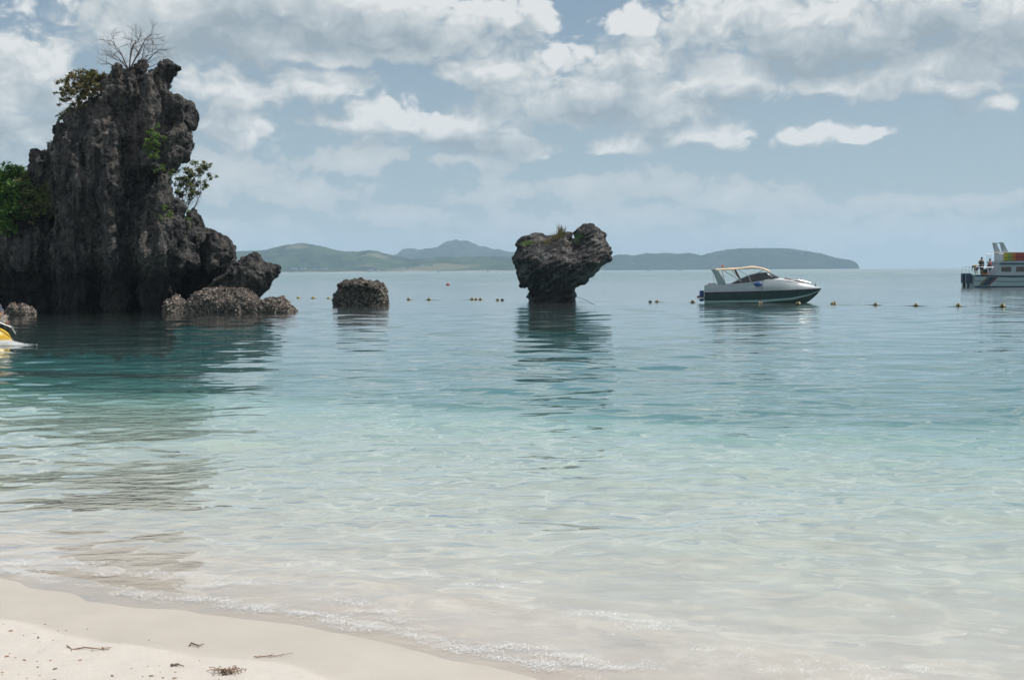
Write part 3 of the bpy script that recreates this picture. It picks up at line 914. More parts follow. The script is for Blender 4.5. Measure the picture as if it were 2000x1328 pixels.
YM = 78.4
def mush_prof(x, z):
    zz = min(max(z, 0), 6)
    return 0.62 if zz < 0.9 else 0.62 + 0.50 * min(1, (zz - 0.9) / 1.2)
rock('mushroom_rock', [
    lobe([(1036, 650), (1035, 588), (1035, 571), (1028, 562), (1012, 557), (1015, 543), (1010, 526), (999, 510), (999, 502), (1009, 487), (1008, 478), (1026, 466), (1048, 455), (1074, 457), (1090, 456), (1104, 450), (1115, 454), (1120, 463),
          (1126, 463), (1129, 449), (1143, 439), (1161, 435), (1173, 447), (1185, 457), (1189, 481), (1197, 490), (1194, 505), (1176, 522), (1160, 540), (1145, 556), (1128, 562), (1122, 570), (1124, 588), (1124, 650)], YM, 2.1, 2.0, 1.9, mush_prof, tilt=(0.80, 2.5), step=0.16),
    lobe([(1108, 540), (1106, 500), (1116, 474), (1127, 450), (1143, 439), (1161, 436), (1173, 447), (1185, 457), (1189, 481), (1197, 490), (1194, 505), (1176, 522), (1160, 538), (1140, 550)], YM - 0.5, 1.2, 1.5, 0.8, tilt=(0.35, 2.6), step=0.16),
    lobe([(1034, 650), (1032, 588), (1031, 572), (1060, 566), (1124, 566), (1126, 588), (1124, 650)], YM, 1.35, 1.3, 0.5, step=0.16),
    lobe([(1024, 562), (1011, 545), (1008, 530), (1001, 507), (1012, 482), (1050, 463), (1104, 457), (1122, 466), (1150, 458), (1184, 480), (1190, 497), (1165, 530), (1135, 552)], YM + 0.5, 1.9, 1.6, 0.55, tilt=(0.7, 2.5), step=0.16),
], M['rock_grey'], 'mushroom-shaped grey rock undercut at the waterline', 'rock', vox=0.05, crag=0.08, fine=0.06, seed=21.0, bed=(0.40, -0.20, -0.88, 0.15))

# ------------------------------------------------------------------ plants
def leaves(mb, centre, rad, n, size, rnd, droop=0.25):
    """n small folded leaves through an uneven ball of foliage"""
    c = Vector(centre)
    rx, ry, rz = rad if isinstance(rad, (tuple, list)) else (rad, rad, rad)
    for _ in range(n):
        while True:
            d = Vector((rnd.uniform(-1, 1), rnd.uniform(-1, 1), rnd.uniform(-1, 1)))
            if 0.05 < d.length < 1: break
        d = d * (0.55 + 0.45 * d.length)
        p = c + Vector((d.x * rx, d.y * ry, d.z * rz))
        s = size * rnd.uniform(0.6, 1.4)
        t = Vector((rnd.gauss(0, 1), rnd.gauss(0, 1), rnd.gauss(-droop, 0.6))).normalized()
        w = t.cross(Vector((rnd.gauss(0, .4), rnd.gauss(0, .4), 1))).normalized() * s * 0.30
        nrm = t.cross(w).normalized() * s * 0.10
        mid = p + t * s * 0.5
        mb.add([p, mid + w + nrm, p + t * s, mid - w + nrm], [(0, 1, 2), (0, 2, 3)])

def limb(mb, p0, p1, r0, r1, rnd, bend=0.12, n=5):
    p0 = Vector(p0); p1 = Vector(p1); L = (p1 - p0).length
    pts = []; off = Vector((rnd.gauss(0, 1), rnd.gauss(0, 1), rnd.gauss(0, .6))) * bend * L
    for i in range(n):
        t = i / (n - 1)
        pts.append(p0.lerp(p1, t) + off * math.sin(math.pi * t) + Vector((rnd.gauss(0, 1), rnd.gauss(0, 1), rnd.gauss(0, 1))) * 0.02 * L * (0 < i < n - 1))
    mb.tube(pts, [r0 + (r1 - r0) * i / (n - 1) for i in range(n)], 5)
    return pts

def plant(name, label, cat, root, clumps, mat, leaf, seed, r0=0.06, group=None, per=1.0, spray=0):
    """clumps: (photo x, y, distance, radius in px, leaf count)"""
    rnd = random.Random(seed)
    root = Vector(root)
    e = empty(name, root)
    wood = MB(); lf = MB()
    for (x, y, Y, rp, n) in clumps:
        c = W(x, y, Y) - root
        rm = rp * Y / FPX
        pts = limb(wood, (0, 0, 0), c, r0, r0 * 0.25, rnd, 0.10)
        for k in range(6):
            q = c + Vector((rnd.gauss(0, .6), rnd.gauss(0, .6), rnd.gauss(0, .55))) * rm
            limb(wood, pts[rnd.choice((2, 3, 4))], q, r0 * 0.3, 0.006, rnd, 0.15, 4)
        m = max(3, int(n * per / 26))
        for k in range(m):
            o = Vector((rnd.gauss(0, .56), rnd.gauss(0, .56), rnd.gauss(0, .50))) * rm
            leaves(lf, c + o, rm * rnd.uniform(0.14, 0.32), int(n * per / m), leaf, rnd)
    wood.build('trunk', M['bark'], e)
    lf.build('crown', mat, e)
    tag(e, label, cat, group)
    return e

Yl = YT - 1.8
# left end: broad green trees
plant('leafy_tree', 'bright green broadleaf tree at the left edge of the picture', 'tree', W(-6, 452, YT + 0.6),
      [(-20, 380, YT, 44, 900), (12, 350, YT, 26, 700), (35, 345, YT, 24, 600), (10, 385, YT - .8, 26, 700), (30, 375, YT - .9, 24, 600), (8, 420, YT - 1.2, 22, 500), (38, 405, YT - .8, 22, 450), (-45, 350, YT, 40, 700), (14, 438, YT - 1.5, 14, 220)],
      M['leaf_green'], 0.18, 3, 0.09, 'trees on the left shoulder', per=2.8)
plant('leafy_tree', 'darker tree with browning tips against the stack, right of the bright green one', 'tree', W(62, 436, YT - 0.2),
      [(58, 350, YT - .4, 18, 420), (62, 378, YT - 1.0, 22, 520), (88, 372, YT - 1.2, 20, 420), (105, 378, YT - 1.4, 17, 260), (70, 402, YT - 1.2, 20, 380), (95, 396, YT - 1.5, 18, 260), (82, 350, YT - .6, 16, 220)],
      M['leaf_mixed'], 0.16, 5, 0.07, 'trees on the left shoulder', per=2.8)
# top left brown shrub
plant('shrub', 'brownish yellow shrub leaning out from the upper left of the stack', 'shrub', W(196, 196, YT - 0.6),
      [(185, 155, YT - .6, 17, 320), (165, 152, YT - .6, 18, 330), (140, 165, YT - .5, 16, 190), (122, 175, YT - .5, 14, 130), (155, 178, YT - .8, 18, 330), (182, 178, YT - 1.0, 17, 300), (128, 195, YT - .5, 11, 80), (160, 200, YT - 1.0, 15, 200), (140, 148, YT - .4, 10, 80), (175, 140, YT - .6, 9, 70), (196, 148, YT - .6, 10, 90)],
      M['leaf_brown'], 0.14, 8, 0.03, per=2.4)
plant('shrub', 'small olive shrub on the left shoulder ledge below the brown one', 'shrub', W(128, 240, YT - 0.7),
      [(125, 222, YT - .7, 10, 150), (138, 216, YT - .9, 10, 130), (116, 230, YT - .7, 9, 100), (150, 212, YT - 1.0, 9, 90)], M['leaf_mixed'], 0.11, 9, 0.02, per=2)
plant('shrub', 'tiny wispy plant at the notch on the left edge of the stack', 'shrub', W(104, 284, YT - 0.6),
      [(101, 277, YT - .6, 6, 50), (95, 281, YT - .6, 5, 34)], M['leaf_dark'], 0.07, 10, 0.014)
# green plant half way up the right face
plant('cliff_plant', 'bright green plant hanging half way up the right face', 'plant', W(300, 270, YT - 3.1),
      [(303, 252, YT - 3.5, 10, 120), (296, 268, YT - 3.6, 12, 180), (308, 278, YT - 3.7, 12, 180), (300, 290, YT - 3.8, 12, 190), (302, 304, YT - 3.8, 9, 120), (289, 284, YT - 3.6, 8, 70), (318, 270, YT - 3.5, 9, 60)],
      M['leaf_bright'], 0.13, 12, 0.02)
plant('cliff_plant', 'flat green tuft on the ledge under the overhang', 'plant', W(313, 337, YT - 3.2),
      [(306, 333, YT - 3.5, 7, 70), (318, 331, YT - 3.5, 8, 90), (328, 333, YT - 3.3, 6, 50)], M['leaf_bright'], 0.10, 13, 0.012)
plant('cliff_plant', 'yellow green tuft low on the right face', 'plant', W(320, 424, YT - 3.4),
      [(319, 405, YT - 3.7, 8, 80), (325, 420, YT - 3.8, 9, 110), (313, 424, YT - 3.7, 7, 50), (334, 414, YT - 3.5, 6, 36)], M['leaf_bright'], 0.10, 14, 0.012)
# small tree on the right side
plant('small_tree', 'small straggly tree growing from the cleft right of the stack', 'tree', W(352, 432, YT - 1.0),
      [(352, 350, YT - .9, 15, 190), (370, 335, YT - .9, 15, 190), (388, 325, YT - .8, 14, 150), (402, 330, YT - .8, 13, 120), (412, 342, YT - .8, 9, 55), (365, 360, YT - 1.0, 14, 190), (382, 356, YT - .9, 13, 150), (395, 362, YT - .8, 10, 80), (350, 375, YT - 1.2, 12, 130), (372, 380, YT - 1.0, 12, 130), (385, 376, YT - .9, 9, 60), (345, 395, YT - 1.2, 9, 80)],
      M['leaf_mixed'], 0.13, 15, 0.026, per=2.0)
plant('cliff_plant', 'yellowish trailing plant at the foot of the small straggly tree', 'plant', W(366, 446, YT - 1.5),
      [(366, 412, YT - 1.5, 7, 60), (368, 428, YT - 1.6, 7, 80), (370, 441, YT - 1.6, 6, 60), (363, 396, YT - 1.4, 5, 36)], M['leaf_bright'], 0.09, 16, 0.012)

# bare tree on the summit
def bare_tree():
    rnd = random.Random(4)
    root = W(254, 140, YT - 0.5)
    e = empty('bare_tree', root)
    mb = MB(); tw = MB()
    k = YT / FPX
    def grow(mbx, p, d, L, r, depth):
        pts = [p]; q = p.copy(); dd = d.copy()
        n = 4
        for i in range(n):
            dd = (dd + Vector((rnd.gauss(0, .16), rnd.gauss(0, .16), rnd.gauss(-0.03, .10)))).normalized()
            q = q + dd * L / n
            pts.append(q.copy())
        mbx.tube(pts, [r * (1 - 0.45 * i / n) for i in range(n + 1)], 5 if depth < 2 else 4)
        if depth >= 5: return
        for i in range(rnd.choice((2, 3)) + (depth > 1)):
            b = rnd.randint(2, n)
            side = Vector((rnd.gauss(0, 1), rnd.gauss(0, .8), rnd.gauss(0.15, .45)))
            nd = (dd * 0.9 + side.normalized() * rnd.uniform(.5, .95)).normalized()
            grow(tw if depth >= 1 else mbx, pts[b], nd, L * rnd.uniform(.5, .78), r * 0.5, depth + 1)
    def stem(tx, ty, r):
        t = W(tx, ty, YT - 0.5 + rnd.uniform(-.5, .5)) - root
        base = Vector((rnd.uniform(-.06, .06), 0, -0.15))
        L = (t - base).length
        grow(mb, base, (t - base).normalized(), L * 0.72, r, 1)
    stem(278, 70, 0.055); stem(262, 66, 0.045); stem(222, 88, 0.045); stem(310, 98, 0.045); stem(205, 118, 0.035); stem(296, 80, 0.035); stem(240, 76, 0.038); stem(318, 108, .03)
    mb.build('trunk', M['twig'], e)
    tw.build('twigs', M['twig'], e)
    tag(e, 'leafless branching tree on the summit of the tall stack', 'tree')
bare_tree()

# grass tufts on the mushroom rock
def tuft(pts, mat, label, seed):
    rnd = random.Random(seed)
    root = W(pts[0][0], pts[0][1], pts[0][2])
    e = empty('grass_tuft', root)
    a = MB()
    for (x, y, Y, n, h) in pts:
        b = W(x, y, Y) - root
        for _ in range(n):
            o = b + Vector((rnd.gauss(0, .14), rnd.gauss(0, .14), -0.12))
            t = o + Vector((rnd.gauss(0, .12), rnd.gauss(0, .12), h * rnd.uniform(.7, 1.5)))
            s = Vector((0.014, 0, 0))
            m = o.lerp(t, .6) + Vector((rnd.gauss(0, .03), 0, .02))
            a.add([o - s, o + s, m + s * .8, m - s * .8, t], [(0, 1, 2, 3), (3, 2, 4)])
    a.build('blades', mat, e)
    tag(e, label, 'grass')
tuft([(1092, 462, YM - .2, 60, .42), (1098, 455, YM, 40, .5), (1084, 464, YM - .4, 30, .3)], M['leaf_brown'], 'yellowish grass tuft on top of the mushroom rock', 1)
tuft([(1032, 474, YM - .8, 36, .25), (1024, 476, YM - .8, 16, .22)], M['leaf_bright'], 'small green tuft on the left top of the mushroom rock', 2)
tuft([(1069, 470, YM - .9, 22, .22), (1066, 473, YM - .9, 14, .2)], M['leaf_brown'], 'sparse dry tuft on the middle of the mushroom rock', 3)
tuft([(1130, 462, YM - 1.2, 22, .3), (1128, 470, YM - 1.2, 16, .3)], M['leaf_dark'], 'dark tuft in the cleft of the mushroom rock', 6)

# ------------------------------------------------------------------ boats and floats
M['white_gel'] = plain('white_gelcoat', (.56, .57, .58), 0.25, 0.05, 3, spec=0.5)
M['topside'] = plain('shade_grey_gelcoat', (.37, .41, .43), 0.25, 0.05, 3, spec=0.5)  # white topside with the grey of its shaded side put into the colour
M['green_gel'] = plain('dark_green_gelcoat', (.028, .047, .053), 0.22, 0.15, 2, spec=0.5)
M['bottom_dark'] = plain('dark_antifouling', (.012, .022, .022), 0.6, 0.25, 5)
M['stripe_pale'] = plain('pale_hull_stripe', (.28, .35, .36), 0.35, 0.08, 3)
M['canvas'] = plain('beige_canvas', (.62, .47, .32), 0.85, 0.10, 5)
M['smoke'] = plain('smoked_glazing', (.020, .026, .032), 0.08, 0.1, 2, spec=0.6)
M['brown_vinyl'] = plain('brown_cushion', (.22, .12, .075), 0.6, 0.2, 6)
M['blue_rubber'] = plain('blue_fender', (.015, .07, .24), 0.4, 0.15, 5)
M['blue_dark'] = plain('dark_blue_paint', (.012, .035, .075), 0.4, 0.2, 5)
M['steel'] = plain('stainless_tube', (.62, .63, .64), 0.25, 0.08, 8, metal=0.9)
M['black'] = plain('black_plastic', (.015, .015, .017), 0.5, 0.2, 6)
M['orange'] = plain('orange_plastic', (.50, .15, .025), 0.5, 0.1, 6)
M['red'] = plain('faded_red_plastic', (.33, .05, .035), 0.55, 0.2, 7)
M['yellow_float'] = plain('sun_faded_yellow', (.44, .37, .18), 0.7, 0.3, 9)
M['weed'] = plain('dark_weed', (.030, .030, .018), 0.9, 0.4, 20)
M['rope'] = plain('wet_dark_rope', (.045, .05, .045), 0.9, 0.3, 12)
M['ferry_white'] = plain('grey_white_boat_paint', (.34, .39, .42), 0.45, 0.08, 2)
M['yellow_paint'] = plain('yellow_boat_paint', (.62, .38, .02), 0.35, 0.12, 3)
M['skin'] = plain('tanned_skin', (.30, .16, .10), 0.6, 0.1, 9)
M['hair'] = plain('black_hair', (.012, .010, .009), 0.7, 0.2, 20)

def lerp_tab(x, tab):
    xs = [t[0] for t in tab]; ys = [t[1] for t in tab]
    return float(np.interp(x, xs, ys))

def speedboat():
    root = empty('speedboat', (*G(1489, 591.5).xy, 0.0), R(-11))
    root.scale = (.945, .95, .99)
    NST = 30
    xs = [-3.55 + 7.12 * i / (NST - 1) for i in range(NST)]
    keel = [(-3.55, -.38), (1.5, -.38), (2.3, -.22), (2.9, .12), (3.30, .46), (3.57, .82)]
    chine_z = [(-3.55, .02), (0, .06), (1.8, .20), (2.8, .42), (3.4, .68), (3.57, .82)]
    chine_y = [(-3.55, 1.08), (0, 1.10), (1.6, .86), (2.6, .48), (3.3, .14), (3.57, .02)]
    rub_z = [(-3.55, .62), (0, .70), (2, .77), (3.57, .83)]
    rub_y = [(-3.55, 1.22), (0, 1.25), (1.4, 1.12), (2.5, .74), (3.2, .32), (3.57, .03)]
    deck_z = [(-3.55, 1.06), (-2.2, 1.12), (-.8, 1.22), (.35, 1.40), (1.3, 1.36), (2.2, 1.18), (3.0, 1.0), (3.57, .87)]
    deck_y = [(-3.55, 1.06), (0, 1.06), (1.4, .90), (2.5, .54), (3.2, .22), (3.57, .02)]
    def S(tab_y, tab_z, x, side): return (x, side * lerp_tab(x, tab_y), lerp_tab(x, tab_z))
    def band(fa, fb, n=5, bulge=0.0):
        mb = MB()
        for side in (-1, 1):
            secs = []
            for x in xs:
                a = Vector(fa(x, side)); b = Vector(fb(x, side))
                secs.append([a.lerp(b, k / n) + Vector((0, side * bulge * math.sin(math.pi * k / n) * min(1, (3.57 - x) / 1.2), 0)) for k in range(n + 1)])
            mb.loft(secs)
        return mb
    K = lambda x, s: (x, 0, lerp_tab(x, keel))
    C = lambda x, s: S(chine_y, chine_z, x, s)
    U = lambda x, s: S(rub_y, rub_z, x, s)
    Dk = lambda x, s: S(deck_y, deck_z, x, s)
    def between(fa, fb, t): return lambda x, s: tuple(Vector(fa(x, s)).lerp(Vector(fb(x, s)), t))
    band(K, C).build('hull_bottom', M['bottom_dark'], root, True)
    band(C, between(C, U, .22), 2).build('chine_stripe', M['stripe_pale'], root, True)
    hull = band(between(C, U, .22), U, 5, 0.02)
    ts = [(-3.55, y, z) for y, z in [(-1.06, 1.06), (-1.22, .62), (-1.08, .02), (0, -.38), (1.08, .02), (1.22, .62), (1.06, 1.06)]]
    hull.add(ts, [tuple(range(7))])
    hull.build('hull', M['green_gel'], root, True)
    band(lambda x, s: (x, s * (lerp_tab(x, rub_y) + .035), lerp_tab(x, rub_z) - .035), lambda x, s: (x, s * (lerp_tab(x, rub_y) + .035), lerp_tab(x, rub_z) + .03), 2, .012).build('rub_rail', M['black'], root)
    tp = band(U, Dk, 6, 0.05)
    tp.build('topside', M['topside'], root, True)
    # foredeck, crowned
    fd = MB(); secs = []
    for x in [0.15 + 3.42 * i / 16 for i in range(17)]:
        y = lerp_tab(x, deck_y); z = lerp_tab(x, deck_z); secs.append([(x, -y + 2 * y * k / 10, z + 0.12 * y * math.sin(math.pi * k / 10)) for k in range(11)])
    fd.loft(secs); fd.build('foredeck', M['white_gel'], root, True)
    # cockpit coamings, floor and aft deck
    ad = MB()
    for s in (-1, 1):
        ad.loft([[(x, s * lerp_tab(x, deck_y), lerp_tab(x, deck_z)), (x, s * (lerp_tab(x, deck_y) - .24), lerp_tab(x, deck_z) + .02), (x, s * (lerp_tab(x, deck_y) - .26), .55)] for x in [-3.55 + .37 * i for i in range(11)]])
    ad.box((-1.6, 0, .52), (3.6, 1.7, .06))
    ad.box((-3.3, 0, .86), (.5, 2.1, .44))
    ad.build('cockpit', M['white_gel'], root)
    sp = MB().box((-3.75, 0, .30), (.42, 1.9, .09)); sp.build('swim_platform', M['white_gel'], root, bevel=.02)
    od = MB().loft([[(-3.62 - .12 * a, y, z) for y, z in ((-.38, .1), (.38, .1), (.36, .62), (.26, .74), (-.26, .74), (-.36, .62))] for a in (0, 1, 2.2)], True, True)
    od.build('outdrive_cover', M['blue_rubber'], root, bevel=.03)
    MB().ball((-3.95, -.45, .36), .09).build('stern_float', M['red'], root, True)
    # radar arch: two raked side blades and a cross beam
    for s in (-1, 1):
        mb = MB(); mb.prism([(-2.72, 1.10), (-2.25, 1.13), (-2.42, 1.42), (-2.80, 1.98), (-3.16, 2.0), (-2.98, 1.75)], s * 1.0 - .05, s * 1.0 + .05)
        mb.build('arch_side', M['stripe_pale'], root, bevel=.02)
    MB().prism([(-2.80, 1.96), (-3.16, 1.99), (-3.12, 2.08), (-2.84, 2.06)], -1.05, 1.05).build('arch_beam', M['white_gel'], root, bevel=.02)
    # windscreen: wrap-round smoked glazing with white frame
    for s in (-1, 1):
        g = MB()
        lo = [(-2.0, 1.10), (-1.4, 1.16), (-.7, 1.24), (0, 1.36), (.55, 1.44), (.72, 1.43)]
        hi = [(-2.0, 1.13), (-1.4, 1.42), (-.85, 1.64), (-.3, 1.78), (.22, 1.80), (.45, 1.62)]
        secs = []
        for (xa, za), (xb, zb) in zip(lo, hi):
            ya = lerp_tab(xa, deck_y) - .06; yb = ya - (zb - za) * .38
            secs.append([(xa, s * ya, za), (xb, s * yb, zb)])
        g.loft(secs); o = g.build('side_window', M['smoke'], root)
        md = o.modifiers.new('t', 'SOLIDIFY'); md.thickness = .02
        f = MB().tube([q[1] for q in secs], .022, 5); f.build('window_frame', M['white_gel'], o)
        f = MB().tube([Vector(secs[2][0]), Vector(secs[2][1])], .03, 5); f.build('window_post', M['white_gel'], o)
    fw = MB(); secs = []
    for k in range(9):
        t = -1 + 2 * k / 8
        bx = 1.05 - .42 * t * t; tx = .42 - .16 * t * t
        secs.append([(bx, .86 * t, 1.46 + .05 * (1 - t * t)), (tx, .66 * t, 1.80)])
    fw.loft(secs); o = fw.build('windscreen', M['smoke'], root, True)
    md = o.modifiers.new('t', 'SOLIDIFY'); md.thickness = .02
    MB().tube([q[1] for q in secs], .025, 5).build('window_frame', M['white_gel'], o)
    for k in (0, 3, 5, 8): MB().tube([Vector(secs[k][0]), Vector(secs[k][1])], .024, 5).build('window_post', M['white_gel'], o)
    # canopy on bows
    cp = MB(); secs = []
    cz = [(-3.12, 2.05), (-2.6, 2.08), (-1.8, 2.09), (-1.2, 2.15), (-.6, 2.20), (-.1, 2.15), (.25, 2.02), (.42, 1.94)]
    for x in [-3.12 + 3.54 * i / 22 for i in range(23)]:
        z = lerp_tab(x, cz); w = 1.0 - .08 * max(0, x); sag = .035 * abs(math.sin((x + 3.12) / 3.64 * math.pi * 3))
        secs.append([(x, w * math.cos(math.pi * k / 12) , z - .13 + .15 * math.sin(math.pi * k / 12) ** .6 - sag * math.sin(math.pi * k / 12)) for k in range(13)])
    cp.loft(secs); o = cp.build('canopy', M['canvas'], root, True)
    md = o.modifiers.new('t', 'SOLIDIFY'); md.thickness = .015
    for s in (-1, 1):
        for a, b in (((-2.3, 1.13), (-2.5, 1.95)), ((-1.2, 1.2), (-2.4, 1.95)), ((-1.2, 1.2), (-1.9, 1.97)), ((-.9, 1.6), (-1.5, 2.0)), ((-.3, 1.75), (.1, 2.0))):
            MB().tube([(a[0], s * .95, a[1]), (b[0], s * .93, b[1])], .014, 5).build('canopy_pole', M['steel'], root)
    MB().box((-1.5, -.35, 1.62), (.12, .6, .85), Matrix.Rotation(R(-28), 3, 'Y')).build('seat_back', M['brown_vinyl'], root, bevel=.04)
    MB().box((-1.25, -.35, 1.08), (.6, .6, .14)).build('seat', M['brown_vinyl'], root, bevel=.04)
    MB().box((-1.62, -.35, 2.04), (.22, .5, .10)).build('rolled_vest', M['orange'], root, bevel=.03)
    hz = lambda x: lerp_tab(x, deck_z) + .12 * lerp_tab(x, deck_y) + .012
    ht = MB(); ht.loft([[(x, y, hz(x) + .03 * math.cos(y * 2)) for y in (-w, -w / 2, 0, w / 2, w)] for x, w in ((1.35, .42), (1.8, .40), (2.3, .28), (2.6, .16))])
    o = ht.build('sun_pad', M['brown_vinyl'], root); md = o.modifiers.new('t', 'SOLIDIFY'); md.thickness = .05
    for s in (-1, 1):
        MB().tube([(1.5, s * .9, 1.34), (2.2, s * .66, 1.36), (2.9, s * .36, 1.20), (3.3, s * .14, 1.02)], .016, 5).build('bow_rail', M['steel'], root)
    MB().tube([(3.22, 0, .96), (3.22, 0, 1.14)], .03, 6).build('bow_cleat', M['black'], root)
    # fender hanging on the near side, with its line
    fe = MB().ball((0, 0, 0), (.27, .12, .12), 12, 8); fo = fe.build('fender', M['blue_rubber'], root, True); fo.location = (-.28, -1.33, 1.12); fo.rotation_euler = (0, R(-4), R(-3))
    MB().tube([(.05, -1.02, 1.38), (-.02, -1.2, 1.2), (-.05, -1.33, .75), (-.06, -1.34, .02)], .012, 5).build('fender_line', M['rope'], root)
    MB().tube([(-2.6, -.4, 2.05), (-2.62, -.4, 2.75)], .010, 5).build('antenna', M['steel'], root)
    MB().ball((-2.45, -.3, 2.20), .08).build('horn', M['orange'], root, True)
    for k in range(2): MB().tube([(-2.98, -.98 + .0 * k, 1.12), (-3.05 + .06 * k, -.98, 1.9)], .012, 4).build('arch_brace', M['steel'], root)
    MB().box((-3.1, -.6, 1.14), (.5, .5, .12)).build('stern_cushion', M['white_gel'], root, bevel=.03)
    tag(root, 'white and dark green cabin speedboat with a beige canopy', 'boat')
speedboat()

# ---- people
def person(name, label, joints, radii, edges, loc, rz, shirt, trousers, hair=True, top=(1, 2), sc=1.0):
    """one continuous skinned body; clothes as close-fitting children"""
    e = empty(name, loc, rz)
    def skin(nm, idx, grow, mat):
        keep = [i for i in range(len(joints)) if i in idx]
        mp = {i: k for k, i in enumerate(keep)}
        me = bpy.data.meshes.new(nm)
        me.from_pydata([Vector(joints[i]) * sc for i in keep], [(mp[a], mp[b]) for a, b in edges if a in mp and b in mp], [])
        o = bpy.data.objects.new(nm, me); COL.objects.link(o)
        md = o.modifiers.new('s', 'SKIN')
        for k, i in enumerate(keep):
            r = radii[i] * sc * grow; me.skin_vertices[0].data[k].radius = (r[0], r[1]) if isinstance(r, tuple) else (r, r)
        me.skin_vertices[0].data[0].use_root = True
        sb = o.modifiers.new('u', 'SUBSURF'); sb.levels = 1; sb.render_levels = 1
        dg = bpy.context.evaluated_depsgraph_get()
        m2 = bpy.data.meshes.new_from_object(o.evaluated_get(dg)); bpy.data.objects.remove(o)
        return link(nm, m2, mat, e, True)
    allj = set(range(len(joints)))
    skin('body', allj, 1.0, M['skin'])
    skin('trousers', {0, 8, 9, 10, 12, 13, 14}, 1.3, trousers)
    skin('shirt', {0, 1, 4, 6}, 1.5, shirt)
    if hair:
        h = Vector(joints[3]) * sc
        MB().ball(h + Vector((-.0, .01, .05)) * sc, (.10 * sc, .11 * sc, .11 * sc), 10, 7).build('hair', M['hair'], e, True)
    tag(e, label, 'person')
    return e
# joints: 0 pelvis 1 chest 2 neck 3 head 4 L shoulder 5 L elbow ... 
EDG = [(0, 1), (1, 2), (2, 3), (1, 4), (4, 5), (5, 16), (1, 6), (6, 7), (7, 17), (0, 8), (8, 9), (9, 10), (10, 11), (0, 12), (12, 13), (13, 14), (14, 15)]
RAD = [.135, .155, .06, .10, .075, .048, .075, .048, .10, .085, .055, .045, .10, .085, .055, .045, .035, .035]
def stand(armL, armR, lean=0.0):
    return [(0, 0, .95), (lean * .3, 0, 1.30), (lean * .5, 0, 1.50), (lean * .6, 0, 1.64), (lean * .4, -.20, 1.42), armL[0], (lean * .4, .20, 1.42), armR[0],
            (0, -.10, .88), (0.02, -.11, .62), (0.03, -.11, .48), (0, -.11, .06), (0, .10, .88), (-0.01, .12, .62), (-0.01, .12, .48), (-.03, .12, .06), armL[1], armR[1]]

